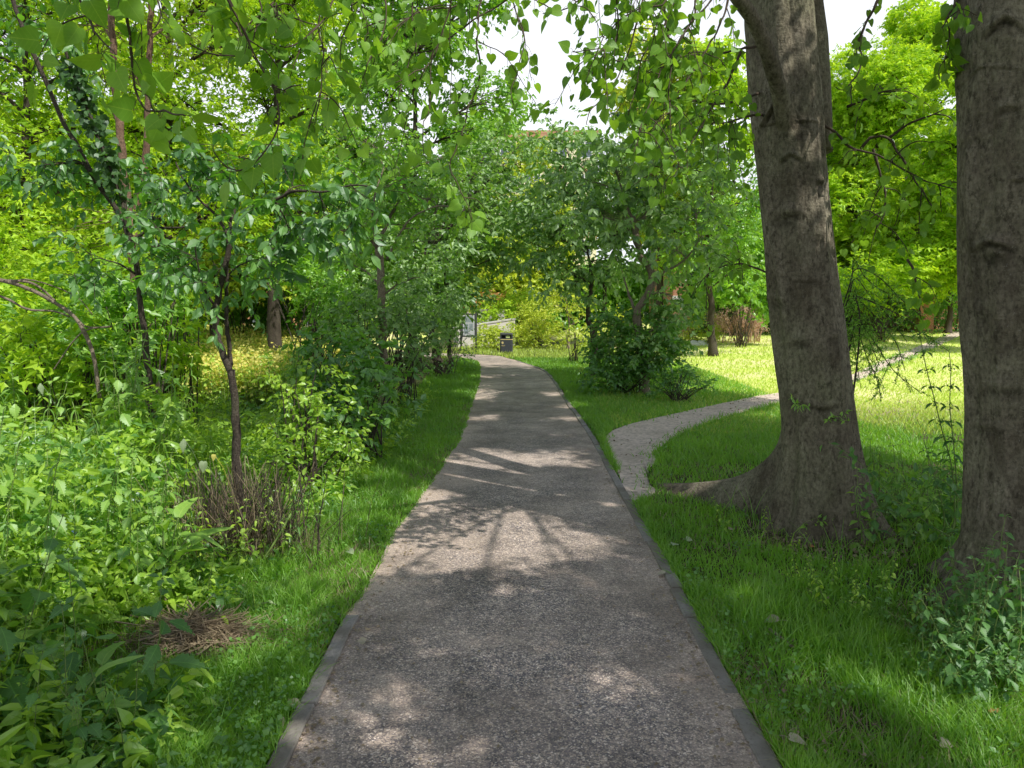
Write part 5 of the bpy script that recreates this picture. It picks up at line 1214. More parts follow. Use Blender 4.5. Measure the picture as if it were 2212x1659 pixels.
# ------------------------------------------------------------------ herbs on the right
rng = np.random.default_rng(91)
g = base(2062, 5.4)
th = plant('deadnettle', 'tall_nettle', 'tall thin nettle with spaced whorls standing left of the right hand trunk', 'nettle', base(2060, 5.2)[0], 5.2, 1.0, rng, rotz=.3, lean=0, var=0)
for c in list(th.children): bpy.data.objects.remove(c)
st, lf, fl = MB(), MB(), MB()
for gl, nw in [([(2062, 1120), (2056, 1010), (2035, 930), (2018, 860), (2002, 800), (1990, 740), (1984, 700)], 9), ([(2068, 1100), (2060, 960), (2052, 880), (2054, 800), (2050, 760)], 7), ([(2040, 1120), (2010, 1000), (1995, 950)], 4)]:
    P = resample(np.concatenate([[base(gl[0][0], 5.2)], guide(gl, 5.2)]), 40); st.add(*tube(P, taper(P, .006, .0025), 5))
    for i in range(nw):
        c = P[12 + int(27 * (i + .4) / nw)]; az = i * 1.57 + .3
        for q in range(2):
            o = np.array([math.cos(az + q * math.pi), math.sin(az + q * math.pi), 0]); s = .1 * (1 - .45 * i / nw)
            st.add(*tube([c, c + o * .03 + [0, 0, .012]], [.0018, .0012], 3)); scatter(lf, NETTLE, (c + o * .03 + [0, 0, .012])[None], norm(o + [0, 0, -.35])[None], np.array([[0, 0, 1.]]) + o * .3, s, np.array([rng.random()]), uv=True, aspect=.75)
        m = 16; fl_p = c + rng.normal(size=(m, 3)) * [.014, .014, .012]; scatter(lf, KITE, fl_p, norm(rng.normal(size=(m, 3)) + [0, 0, .5]), runit(m, rng), .022, rng.random(m))
under(st.build('stem', M['stem']), th); under(lf.build('foliage', M['nettle_dark'], smooth=False), th); th.rotation_euler = (0, 0, 0); th.scale = (1, 1, 1)
# clump at the foot of the right trunk
for i in range(44):
    px = rng.uniform(2030, 2260); Y = rng.uniform(2.95, 3.85); q = A(px, 900, Y)
    plant('deadnettle', 'nettle', 'nettle in the dense clump at the foot of the right hand trunk', 'nettle', q[0], Y, rng.uniform(.55, 1.1) * (.65 + .35 * (px - 2040) / 190), rng, 'nettles at the foot of the right hand trunk', lean=.16)
for i in range(20):
    px = rng.uniform(1870, 2085); Y = rng.uniform(5.0, 6.0); q = A(px, 900, Y)
    plant('nettle_small' if i % 3 else 'deadnettle', 'nettle', 'nettle in the gap between the two poplar trunks', 'nettle', q[0], Y, rng.uniform(.6, 1.05), rng, 'nettles between the two poplar trunks', lean=.2)
for i, (px, py) in enumerate([(1760, 1255), (1800, 1240), (1840, 1275), (1720, 1230), (1790, 1290), (1700, 1160), (1650, 1110), (1875, 1300), (1900, 1250), (1960, 1310), (1580, 1120), (2050, 1380), (2120, 1400)]):
    q = G(px, py + 40); plant('weed', 'leafy_weed', 'low weed in the grass in front of the big poplar root', 'weed', q[0], q[1], rng.uniform(.3, .5), rng, 'low weeds in front of the big poplar', lean=.2)
# bramble shoots that cross the big trunk
th = thing('bramble_shoot', 'leafy bramble shoot reaching across the base of the big poplar trunk', 'bramble', base(2060, 5.0)); wood = MB(); lf = MB()
for g, Y0, Y1 in [([(2080, 1180), (2010, 1135), (1930, 1075), (1880, 1020), (1830, 980), (1790, 955)], 4.9, 5.0), ([(2075, 1150), (2000, 1160), (1940, 1110), (1890, 1090), (1870, 1060)], 5.0, 5.2), ([(2080, 1100), (2040, 1040), (1990, 1030), (1950, 1060)], 4.9, 5.1)]:
    P = resample(np.concatenate([[base(2090, 4.75)], guide(g, Y0, Y1)]), 40); wood.add(*tube(P, taper(P, .005, .002), 5))
    n = 46; i = rng.integers(6, 40, n); q = P[i] + rng.normal(size=(n, 3)) * .025; scatter(lf, NETTLE, q, norm(rng.normal(size=(n, 3)) + [0, -.2, -.2]), norm(rng.normal(size=(n, 3)) * .5 + [0, -.4, 1]), rng.uniform(.04, .085, n), rng.random(n), uv=True)
under(wood.build('stem', M['stem']), th); under(lf.build('foliage', M['nettle_dark'], smooth=False), th)
for k, (px, py) in enumerate([(1712, 868), (1790, 905), (1742, 1128)]):
    r_ = np.random.default_rng(800 + k); c = A(px, py, 5.27); wood = MB(); lf = MB()
    for q in range(4):
        d = norm(np.array([r_.normal() * .7, -1.0, r_.uniform(-.2, .8)])); P = np.array([c + [0, .04, 0], c + d * .06, c + d * .13 + [0, 0, -.01]]); wood.add(*tube(P, [.003, .002, .0012], 4))
        m = 8; pp = c + d * r_.uniform(.03, .14, m)[:, None]; scatter(lf, NARROW, pp, norm(d * .6 + runit(m, r_)), norm(r_.normal(size=(m, 3)) * .5 + [0, -.3, 1]), r_.uniform(.025, .055, m), r_.random(m))
    w_ = under(wood.build('shoot', M['twig']), poplar); l_ = under(lf.build('foliage', M['midgreen'], smooth=False), poplar); l_.parent = w_
# bark litter at the poplar's foot
mb = MB(); n = 900; a = rng.uniform(3.6, 6.1, n); r = rng.uniform(.4, .85, n); x = 2.35 + np.cos(a) * r; y = 5.6 + np.sin(a) * r * 1.1
scatter(mb, KITE, np.c_[x, y, rng.uniform(.01, .04, n)], norm(rng.normal(size=(n, 3)) * [1, 1, .3]), norm(rng.normal(size=(n, 3)) * .5 + [0, 0, 1]), rng.uniform(.01, .045, n), rng.random(n)); tag(mb.build('bark_litter', M['dry'], smooth=False), 'brown litter of bark and dead leaves at the foot of the big poplar', 'litter', kind='stuff')

# dead seed heads at the far side of the lawn
def docks(px0, px1, Y, n, label, seed):
    rng = np.random.default_rng(seed); th = thing('dead_seedheads', label, 'dead plant', ground_at((px0 + px1) / 2, Y)); st = MB(); hd = MB()
    for i in range(n):
        b = ground_at(rng.uniform(px0, px1), Y + rng.normal() * .5); h = rng.uniform(.75, 1.45); d = norm(np.array([rng.normal() * .16, rng.normal() * .1, 1.]))
        P = b + np.linspace(0, 1, 5)[:, None] * d * h; st.add(*tube(P, taper(P, .014, .007), 4))
        for k in range(6):
            t = .4 + .6 * k / 6; c = b + d * h * t; e = c + np.array([rng.normal() * .16, rng.normal() * .1, .16]); st.add(*tube([c, e], [.007, .004], 3))
            m = 16; q = e + rng.normal(size=(m, 3)) * .05; scatter(hd, KITE, q, runit(m, rng), runit(m, rng), .05, rng.random(m), aspect=1.3)
    under(st.build('stem', M['dead']), th); under(hd.build('seedhead', M['dead'], smooth=False), th)
docks(1535, 1640, 30, 60, 'tan dead seed heads at the far edge of the lawn, left of the big poplar', 5)
docks(1430, 1490, 30, 34, 'tan dead seed heads behind the curving grey trunk', 6)
for px, Y, lab in [(1492, 29, 'tall bright green spire plant right of the white stones end'), (1530, 28.6, 'lower bright green spire plant in front of the tan seed heads')]:
    shrub('spire_plant', lab, [(ground_at(px, Y) + [0, 0, .45], (.3, .3, .5)), (ground_at(px, Y) + [0, 0, .9], (.16, .16, .35))], 'yellowgreen', NARROW, .1, 90, int(px), ground_at(px, Y), .2, cat='plant')
for px, w_, lab in [(1494, .28, 'bright white stone at the far edge of the lawn, left one of two'), (1514, .24, 'bright white stone at the far edge of the lawn, right one of two')]:
    c = ground_at(px, 28.6); rr = np.random.default_rng(int(px)); u = runit(160, rr)
    import bmesh
    bm = bmesh.new(); bmesh.ops.create_icosphere(bm, subdivisions=3, radius=1)
    co = np.array([v.co[:] for v in bm.verts]); s = 1 + (vnoise(co * 1.7 + px, 3) - .5) * .6
    for v, k in zip(bm.verts, s): v.co = Vector((v.co.x * w_ * k, v.co.y * .25 * k, max(-.05, v.co.z * .19 * k)))
    me = bpy.data.meshes.new('stone'); bm.to_mesh(me); bm.free(); me.materials.append(simple('white_stone', (.75, .73, .7), .9, .15, 4., bump=.4)); o = bpy.data.objects.new('stone', me); COL.objects.link(o); o.location = c; tag(o, lab, 'stone')

# hedge under the far right trees and the far tree belt
def hedge(name, label, x0, x1, Y, h, mat, size, n, seed, thick=.7, zoff=0.):
    rng = np.random.default_rng(seed); x = rng.uniform(x0, x1, n); top = h * (.65 + .5 * n2(x, x * 0, .35, seed)); z = rng.random(n) ** .7 * top; y = Y + rng.normal(size=n) * thick * (1 - .4 * z / h)
    mb = MB(); C = np.stack([x, y, gz(x, y) + z], 1); spray_leaves(mb, C, norm(np.stack([rng.normal(size=n) * .5, -np.ones(n), rng.random(n)], 1)), rng, 2, .5 * size / .15, 6, KITE, size, .4, .5)
    W = np.stack([np.c_[x, np.full(n, Y), gz(x, y)], C], 1)[: n // 12]; mb.add(*tubes_many(W, .03, .012, 4), m=1)
    return tag(mb.build(name, [M[mat], M['bark_dark']], smooth=False), label, 'hedge')
hedge('hedge', 'dark green overgrown hedge in shade along the far right side of the lawn', 13, 34, 37.5, 2.2, 'weed_dark', .16, 2600, 401)
hedge('hedge', 'dark hedge behind the tan seed heads left of the big poplar', 8.2, 12.8, 36.0, 2.2, 'weed_dark', .16, 1100, 402)
def belt(x0, x1, Y, h, n, seed, mat, label):
    rng = np.random.default_rng(seed); x = rng.uniform(x0, x1, n); top = h * (.55 + .7 * n2(x, x * 0, .12, seed)); z = rng.random(n) ** .8 * top; y = Y + rng.normal(size=n) * 2.5
    mb = MB(); C = np.stack([x, y, gz(x, y) + z], 1); spray_leaves(mb, C, norm(rng.normal(size=(n, 3)) + [0, -.6, .5]), rng, 3, 1.0, 5, KITE, .42, .4, .5)
    tag(mb.build('distant_trees', M[mat], smooth=False), label, 'trees', kind='stuff')
belt(-75, -7, 50, 13, 12000, 411, 'midgreen', 'distant mass of trees closing the view on the left')
belt(-9, 14, 62, 6.5, 3000, 413, 'midgreen', 'distant low mass of trees closing the view in the middle')
belt(12, 80, 56, 13, 12000, 412, 'bright', 'distant mass of trees closing the view on the right')

# ------------------------------------------------------------------ litter bin
def rounded_prism(w_, d_, r, z0, z1, n=5, inset=0.):
    pts = []
    for cx_, cy_, a0 in ((w_ / 2 - r, d_ / 2 - r, 0), (-w_ / 2 + r, d_ / 2 - r, 90), (-w_ / 2 + r, -d_ / 2 + r, 180), (w_ / 2 - r, -d_ / 2 + r, 270)):
        for k in range(n): a = R(a0 + 90 * k / (n - 1)); pts.append((cx_ + r * math.cos(a), cy_ + r * math.sin(a)))
    p = np.array(pts); k = len(p)
    V = np.concatenate([np.c_[p, np.full(k, z0)], np.c_[p, np.full(k, z1)]])
    i = np.arange(k); j = (i + 1) % k
    return V, [np.stack([i, j, k + j, k + i], 1), i[::-1][None], (k + i)[None]]
M['bin'] = simple('bin_plastic', (.05, .056, .07), .5, .35, 20., spec=.5)
M['bin_lid'] = simple('bin_lid_plastic', (.12, .125, .13), .5, .25, 20.)
M['gold'] = simple('gold_trim', (.72, .58, .26), .5, .15, 40.)
M['bin_shade'] = simple('bin_opening_shade', (.006, .006, .006), .9, .1)
M['sticker'] = simple('pale_green_sticker', (.62, .72, .3), .6, .1)
bp_ = G(1094, 763); lb = thing('litter_bin', 'black litter bin with a gold band, in the grass at the path end', 'litter bin', bp_)
W_, D_, H_ = .54, .5, .86
MB().add(*rounded_prism(W_ - .05, D_ - .05, .06, -.02, .05)).build('plinth', M['bin'], lb, smooth=False)
MB().add(*rounded_prism(W_, D_, .06, .05, .575)).build('body', M['bin'], lb, smooth=False)
hood = MB()
for x0, x1, y0, y1 in ((-W_ / 2 + .004, -W_ / 2 + .06, -D_ / 2 + .01, D_ / 2 - .01), (W_ / 2 - .06, W_ / 2 - .004, -D_ / 2 + .01, D_ / 2 - .01), (-W_ / 2 + .06, W_ / 2 - .06, D_ / 2 - .05, D_ / 2 - .012), (-.04, -.012, -D_ / 2 + .012, -D_ / 2 + .04)):
    hood.add(*box(x0, x1, y0, y1, .605, .80))
hood.add(*box(-W_ / 2 + .06, W_ / 2 - .06, -D_ / 2 + .012, -D_ / 2 + .05, .765, .80)); hood.add(*box(-W_ / 2 + .06, W_ / 2 - .06, -D_ / 2 + .012, -D_ / 2 + .05, .605, .635))
hd_ = hood.build('hood', M['bin'], lb, smooth=False)
MB().add(*box(-W_ / 2 + .06, W_ / 2 - .06, -D_ / 2 + .06, -D_ / 2 + .075, .61, .795)).build('aperture_shade', M['bin_shade'], lb, smooth=False)  # near-black plate painted in for the shade within the opening
MB().add(*box(-.012, .15, -D_ / 2 + .045, -D_ / 2 + .057, .65, .755)).build('sticker', M['sticker'], lb, smooth=False)
MB().add(*rounded_prism(W_ + .012, D_ + .012, .064, .578, .602)).build('band', M['gold'], lb, smooth=False)
lid = MB(); lid.add(*rounded_prism(W_ + .01, D_ + .01, .065, .802, .845)); lid.add(*rounded_prism(W_ - .06, D_ - .06, .06, .846, .866)); lid.build('lid', M['bin_lid'], lb, smooth=False)
# gold crest, wordmark strip and little plate on the front, with lock
em = MB(); yf = -D_ / 2 - .003
shield = np.array([(-.03, .05), (.03, .05), (.032, 0), (.018, -.035), (0, -.052), (-.018, -.035), (-.032, 0)]); sh = np.c_[shield[:, 0] - .17, np.full(7, yf), shield[:, 1] + .45]
em.add(np.concatenate([sh, sh + [0, .002, 0]]), [np.arange(7)[None]])
em.add(*box(-.13, -.125 + .01, yf, yf + .002, .41, .49)); em.build('crest', M['gold'], lb, smooth=False)
sw = MB(); q = resample([(-.2, yf - .002, .33), (-.14, yf - .002, .315), (-.08, yf - .002, .335), (-.055, yf - .002, .36)], 14); sw.add(*tube(q, .007, 6)); sw.add(*box(-.2, -.12, yf, yf + .002, .345, .352)); sw.build('emblem', M['gold'], lb, smooth=False)
MB().add(*tube(np.array([[.19, yf, .36], [.19, yf - .012, .36]]), .014, 12)).build('lock', M['bin_lid'], lb, smooth=False)

# notice board beyond
M['steel'] = simple('dark_post_paint', (.05, .053, .055), .5, .2, 10.)
M['panel'] = simple('notice_paper', (.42, .44, .45), .4, .2, 5.)
nb = thing('notice_board', 'dark framed notice board on two posts at the left of the path end', 'notice board', base(1013, 31.5)); nb.rotation_euler = (0, 0, R(28))
for s in (-.36, .36): MB().add(*rounded_prism(.07, .07, .015, 0, 1.75)).build('post', M['steel'], nb, smooth=False).location = (s, 0, 0)
fr = MB()
for q in ((-.325, .325, -.025, .025, 1.62, 1.68), (-.325, .325, -.025, .025, .66, .72), (-.325, -.28, -.025, .025, .72, 1.62), (.28, .325, -.025, .025, .72, 1.62)): fr.add(*box(*q))
fr.build('frame', M['steel'], nb, smooth=False); MB().add(*box(-.28, .28, -.012, .012, .72, 1.62)).build('panel', M['panel'], nb, smooth=False)
no = MB(); 
for k, (x0, x1, z0, z1) in enumerate([(-.22, .2, 1.3, 1.56), (-.22, -.02, .8, 1.24), (.02, .2, .95, 1.24)]): no.add(*box(x0, x1, -.017, -.0125, z0, z1))
no.build('poster', simple('poster_print', (.2, .24, .26), .5, .5, 9.), nb, smooth=False)

# pale garden walls and timber edging beyond the bin
M['render'] = simple('white_render', (.62, .58, .56), .85, .12, 3., bump=.2)
M['coping'] = simple('coping_stone', (.45, .43, .41), .85, .2, 6.)
def wall(name, label, a, b, h0, h1, th_, mat, cop=True):
    a, b = np.array(a, float), np.array(b, float); d = norm(b - a); nrm = np.array([-d[1], d[0], 0]) * th_ / 2; root = thing(name, label, 'wall', (a + b) / 2)
    def slab(z0a, z1a, z0b, z1b, ex):
        N_ = nrm * (1 + ex / th_ * 2); A_, B_ = a - d * ex, b + d * ex
        V = [A_ - N_ + [0, 0, z0a], B_ - N_ + [0, 0, z0b], B_ + N_ + [0, 0, z0b], A_ + N_ + [0, 0, z0a], A_ - N_ + [0, 0, z1a], B_ - N_ + [0, 0, z1b], B_ + N_ + [0, 0, z1b], A_ + N_ + [0, 0, z1a]]
        return np.array(V), np.array([(0, 3, 2, 1), (4, 5, 6, 7), (0, 1, 5, 4), (1, 2, 6, 5), (2, 3, 7, 6), (3, 0, 4, 7)])
    under(MB().add(*slab(-.2, h0, -.2, h1, 0)).build('wall_face', mat, smooth=False), root)
    if cop: under(MB().add(*slab(h0 + .003, h0 + .06, h1 + .003, h1 + .06, .03)).build('coping', M['coping'], smooth=False), root)
    return root
wall('garden_wall', 'low pale ramp wall rising behind the bin, half hidden by flowers', A(985, 829, 35) * [1, 1, 0], A(1108, 829, 38) * [1, 1, 0], .95, 1.35, .3, M['render'])
wall('garden_wall', 'upper pale wall far behind the ramp wall at the path end', A(1010, 829, 44) * [1, 1, 0], A(1090, 829, 44) * [1, 1, 0], 1.85, 1.85, .3, M['render'])
M['timber'] = simple('weathered_timber', (.42, .33, .24), .85, .3, 14., bump=.4)
a = G(1296, 763) ; b_ = G(1372, 764); o = MB().add(*tube(np.array([a, (a + b_) / 2, b_]) + [0, 0, .14], .13, 10, wob=.15)).build('log_edging', M['timber'], smooth=False); tag(o, 'pale timber log lying along the flower bed right of the bin', 'log')

# planting bed behind the bin
shrub('garden_plants', 'tall sunlit flowering plants behind the litter bin, left', pxblobs([(1050, 742, 33.5, 26, 16), (1078, 730, 33.6, 26, 22), (1115, 735, 34, 26, 26), (1040, 722, 34, 24, 20), (1065, 712, 34.3, 22, 16)]), 'yellowgreen', OVATE, .12, 34, 501, base(1070, 33.5), .35, cat='plants')
shrub('garden_plants', 'tall sunlit plants right of the litter bin under the young tree', pxblobs([(1150, 720, 34, 30, 26), (1180, 700, 34.5, 30, 30), (1160, 670, 36, 36, 24), (1200, 735, 33, 26, 18), (1130, 700, 35.5, 26, 26)]), 'yellowgreen', OVATE, .12, 26, 502, base(1165, 34), .35, cat='plants')
shrub('garden_plants', 'sunlit plants growing above the pale ramp wall', pxblobs([(1040, 684, 40, 40, 12), (1090, 672, 40, 36, 18), (1130, 650, 41, 40, 24), (1060, 660, 42, 36, 16)]), 'bright', OVATE, .14, 16, 503, base(1080, 40), .4, cat='plants')
shrub('garden_plants', 'orange leaved shrub above the pale ramp wall', pxblobs([(1045, 650, 41, 22, 13), (1010, 660, 41, 18, 10), (1070, 642, 41.5, 16, 10)]), 'orange', OVATE, .13, 7, 504, base(1040, 41), .35, cat='plants')
tree('young_tree', 'young tree with a thin trunk in the sunny flower bed right of the bin', 'tree', [(np.concatenate([[base(1226, 33)], guide([(1228, 735), (1230, 700), (1226, 670), (1222, 640)], 33)]), .07, .03), (guide([(1230, 705), (1245, 695), (1262, 680)], 33), .035, .015)],
     pxblobs([(1215, 640, 33, 40, 30), (1250, 660, 33, 30, 24), (1190, 660, 33, 26, 20), (1230, 610, 33.5, 40, 24)]), M['yellowgreen'], M['bark_pale'], OVATE, .13, 1.6, 4, .4, 7, .5, .5, seed=505, limb_r=.02)
shrub('garden_plants', 'pinkish tangle of sunlit plants between the young tree and the two stemmed tree', pxblobs([(1300, 715, 31, 40, 22), (1340, 690, 32, 36, 24), (1270, 740, 30, 26, 14)]), 'yellowgreen', NARROW, .12, 24, 506, base(1300, 31), .35, cat='plants')
shrub('verge_herbs', 'small sunlit herbs at the edge of the grass left of the bin', pxblobs([(1010, 752, 31.5, 22, 12), (1040, 757, 31.8, 22, 8)]), 'bright', NARROW, .1, 16, 507, base(1015, 31.5), .25, cat='plants')

# ------------------------------------------------------------------ buildings
def brick(name, a, b, mortar, sx=4.4):
    t = NT(name); p = t.pos(); sp = t.n('ShaderNodeSeparateXYZ'); t.set(sp.inputs[0], p); cb = t.n('ShaderNodeCombineXYZ'); t.set(cb.inputs[0], t.math('ADD', sp.outputs[0], sp.outputs[1])); t.set(cb.inputs[1], sp.outputs[2])
    br = t.n('ShaderNodeTexBrick', Scale=sx, Color1=a, Color2=b, Mortar=mortar); br.inputs['Mortar Size'].default_value = .018; t.set(br.inputs['Vector'], cb)
    c = t.mix(t.math('MULTIPLY', t.noise(p, 1.5, 4.), .5), br.outputs[0], tuple(x * .6 for x in a)); bs = t.n('ShaderNodeBsdfPrincipled', Base_Color=c, Roughness=.9); return t.out(bs)
M['brick'] = brick('orange_brick', (.5, .2, .1), (.42, .17, .09), (.5, .45, .4)); M['cream'] = simple('cream_brick', (.86, .78, .55), .9, .12, 2.)
M['terracotta'] = simple('terracotta_band', (.5, .27, .17), .9, .12, 2.); M['white'] = simple('white_paint', (.78, .78, .76), .6, .05, 4.)
t = NT('window_glass'); g_ = t.n('ShaderNodeBsdfPrincipled', Base_Color=(.12, .15, .18), Roughness=.08); M['glass'] = t.out(g_); M['slate'] = simple('slate_roof', (.16, .14, .14), .8, .25, 3.)
def building(name, label, x0, x1, y0, depth, h, storeys, bays, wallm, bandm, roof=None, door=False, group=None):
    rt = thing(name, label, 'building', ((x0 + x1) / 2, y0, 0)); ox = (x0 + x1) / 2
    bx = lambda *q: box(q[0] - ox, q[1] - ox, q[2], q[3], q[4], q[5])
    MB().add(*bx(x0, x1, 0, depth, -.3, h)).build('wall', wallm, rt, smooth=False)
    sh = h / storeys; bm_ = MB()
    for s in range(1, storeys + 1): bm_.add(*bx(x0 - .05, x1 + .05, -.09, -.003, s * sh - .45, s * sh - .02))
    bm_.build('string_course', bandm, rt, smooth=False)
    bw = (x1 - x0) / bays
    for s in range(storeys):
        for k in range(bays):
            cx_ = x0 + bw * (k + .5); ww = bw * .3; z0 = s * sh + .9; z1 = s * sh + sh - .75
            if door and s == 0 and k == 1: z0 = .05
            fr = MB()
            for q in ((cx_ - ww, cx_ + ww, -.06, -.004, z1 - .08, z1), (cx_ - ww, cx_ + ww, -.06, -.004, z0, z0 + .1), (cx_ - ww, cx_ - ww + .09, -.058, -.004, z0 + .1, z1 - .08), (cx_ + ww - .09, cx_ + ww, -.058, -.004, z0 + .1, z1 - .08), (cx_ - .05, cx_ + .05, -.056, -.004, z0 + .1, z1 - .08)): fr.add(*bx(*q))
            w_ = fr.build('window', M['white'], rt, smooth=False)
            p_ = MB().add(*bx(cx_ - ww + .09, cx_ + ww - .09, -.03, -.006, z0 + .1, z1 - .08)).build('pane', M['glass'], w_, smooth=False)
    if roof:
        e = .35; V = np.array([(x0 - e - ox, -e, h), (x1 + e - ox, -e, h), (x1 + e - ox, depth + e, h), (x0 - e - ox, depth + e, h), (x0 - e - ox, depth / 2, h + roof), (x1 + e - ox, depth / 2, h + roof)])
        MB().add(V, [np.array([(0, 1, 5, 4), (2, 3, 4, 5), (3, 2, 1, 0)]), np.array([(0, 4, 3), (1, 2, 5)])]).build('roof', M['slate'], rt, smooth=False)
    else: MB().add(*bx(x0 - .1, x1 + .1, -.1, depth + .1, h + .003, h + .35)).build('parapet', bandm, rt, smooth=False)
    return rt
building('apartment_building', 'tall cream and terracotta apartment block glimpsed through the gap above the path', -4.5, 9, 78, 12, 20.4, 6, 5, M['cream'], M['terracotta'])
building('brick_house', 'orange brick house with white window trim behind the lawn, left of the big poplar', 10.2, 22, 46, 8, 5.6, 2, 4, M['brick'], M['white'], 2.4)
building('brick_house', 'brick house glimpsed through the leaves behind the yellow flowers', -22, -9.5, 42, 8, 5.4, 2, 4, M['brick'], M['white'], 2.2, door=True)
wall('white_wall', 'low white wall in front of the orange brick house', (9.6, 41, .95), (17, 41, .95), 1.25, 1.25, .25, M['render'])
wall('brick_wall', 'shaded brick boundary wall at the far right end of the lawn', (17, 39.6, .9), (34, 39.6, .9), 1.7, 1.7, .3, M['brick'])
c = ground_at(1986, 36.8); o = thing('brick_pier', 'reddish brick gate pier in shade at the far right of the lawn', 'pier', c); MB().add(*box(-.35, .35, -.35, .35, -.1, 2.15)).build('shaft', M['brick'], o, smooth=False); MB().add(*box(-.42, .42, -.42, .42, 2.153, 2.28)).build('cap', M['coping'], o, smooth=False)
# terrace, and a near-black box added to stand for a dark opening
c = ground_at(440, 33); V, F = box(c[0] - 4, c[0] + 5, 32.2, 34.2, c[2] - .3, c[2] + .06); tag(MB().add(V, F).build('terrace', M['coping'], smooth=False), kind='structure')
hv = thing('dark_opening', 'dark box added for a dark opening by the terrace behind the yellow flowers', 'opening', ground_at(432, 34.2)); M['opening'] = simple('opening_shade', (.03, .028, .026), .9, .3, 6.)
sm = MB()
for q in ((-1., -.92, 0, 1.4, 0, 1.25), (.92, 1., 0, 1.4, 0, 1.25), (-.92, .92, 1.3, 1.4, 0, 1.25)): sm.add(*box(*q))
sm.build('wall', M['opening'], hv, smooth=False); MB().add(*box(-1.1, 1.1, -.12, 1.5, 1.253, 1.34)).build('roof', M['opening'], hv, smooth=False)
rng = np.random.default_rng(88); sp = thing('spiky_plant', 'yellow green spiky plant by the terrace behind the yellow flowers', 'plant', ground_at(612, 31)); mb = MB(); n = 70; d = norm(np.c_[rng.normal(size=(n, 2)), np.abs(rng.normal(size=n)) + .4])
scatter(mb, LANCE, np.repeat([[0, 0, .9]], n, 0), d, norm(rng.normal(size=(n, 3)) * .3 + [0, 0, 1]), rng.uniform(.5, .85, n), rng.random(n), aspect=.5); mb.build('foliage', M['yellowgreen'], sp, smooth=False); MB().add(*tube(np.array([[0, 0, 0], [0, 0, .5], [0, 0, .92]]), .06, 8, wob=.2)).build('stem', M['bark_pale'], sp)

# ------------------------------------------------------------------ fallen leaves, stick
rng = np.random.default_rng(99)
for px, py, s, mt, z, lab in [
        (790, 1386, .075, 'fallen', .016, 'cream coloured leaf with a long stalk lying on the path, left of centre'), (1684, 1340, .13, 'fallen', .07, 'large curled cream leaf lying on the grass right of the path above a stick'), (1704, 1593, .1, 'fallen', .05, 'pale torn leaf on the grass near the bottom right kerb'),
        (1637, 1519, .08, 'fallen', .03, 'pale leaf beside the right kerb, a little above the torn one'), (1976, 1330, .06, 'fallen_brown', .05, 'orange brown leaf in the shade under the right nettles'), (2148, 1412, .06, 'fallen_brown', .08, 'orange brown leaf near the right edge of the photo, upper one'),
        (2151, 1534, .06, 'fallen_brown', .08, 'orange brown leaf near the right edge of the photo, lower one'), (2030, 1602, .065, 'fallen', .06, 'small whitish leaf in the sunlit grass patch at the lower right'), (1580, 1141, .06, 'fallen', .06, 'pale leaf on the grass left of the big poplar foot'),
        (1482, 1165, .07, 'fallen_green', .05, 'pale green leaf on the grass close to the right kerb'), (1451, 1176, .08, 'fallen_green', .05, 'pale green leaf on the right verge nearest the kerb, left of a similar one'), (1437, 1238, .075, 'fallen', .035, 'curled brownish leaf resting on the right kerb'),
        (1724, 1133, .07, 'fallen', .1, 'yellowish leaf stuck on the foot of the big poplar'), (1734, 1162, .08, 'fallen', .08, 'grey leaf below the yellowish leaf at the big poplar foot'), (1906, 1194, .06, 'fallen', .05, 'small white leaf right of the big poplar root'),
        (585, 1304, .1, 'fallen_green', .09, 'pale green leaf standing up in the left verge grass'), (628, 1517, .07, 'fallen', .03, 'cream leaf beside the left kerb'), (605, 1556, .07, 'fallen', .03, 'grey leaf beside the left kerb just below the cream one'), (752, 1190, .09, 'fallen_green', .08, 'pale round leaf in the sunlit grass at the left path edge'),
        (1750, 1180, .05, 'fallen_brown', .04, 'rust brown leaf scrap at the foot of the big poplar')]:
    p = G(px, py, z); mb = MB(); a = rng.uniform(0, 6.28)
    T, F = leaf([(.06, 0, .06), (-.03, .17, .1), (.04, .36, .22), (.24, .46, .36), (.46, .43, .52), (.66, .29, .7), (.85, .11, .86), (1, 0, 1)], fold=rng.uniform(.1, .45), droop=rng.uniform(.0, .25), curl=rng.uniform(.02, .09))
    scatter(mb, (T, F), np.zeros((1, 3)), np.array([[math.cos(a), math.sin(a), rng.uniform(-.1, .12)]]), np.array([[rng.normal() * .5, -.2 + rng.normal() * .4, 1.]]), s * .72, np.array([rng.uniform(.3, 1)]), uv=True)
    L = 1.0 if px == 790 else .35; mb.add(*tube(np.array([[0, 0, 0], [-math.cos(a) * s * .5 * L, -math.sin(a) * s * .5 * L, .004], [-math.cos(a) * s * L, -math.sin(a) * s * L, 0]]), .0015, 4))
    o = mb.build('fallen_leaf', M[mt]); o.location = p; tag(o, lab, 'leaf')
p = G(1684, 1375, .05); o = MB().add(*tube(resample([p + [-.03, .07, .01], p, p + [.03, -.1, -.01]], 10), .008, 7, wob=.4)).build('stick', M['bark_pale']); tag(o, 'short bent stick lying in the grass below the large cream leaf', 'stick')
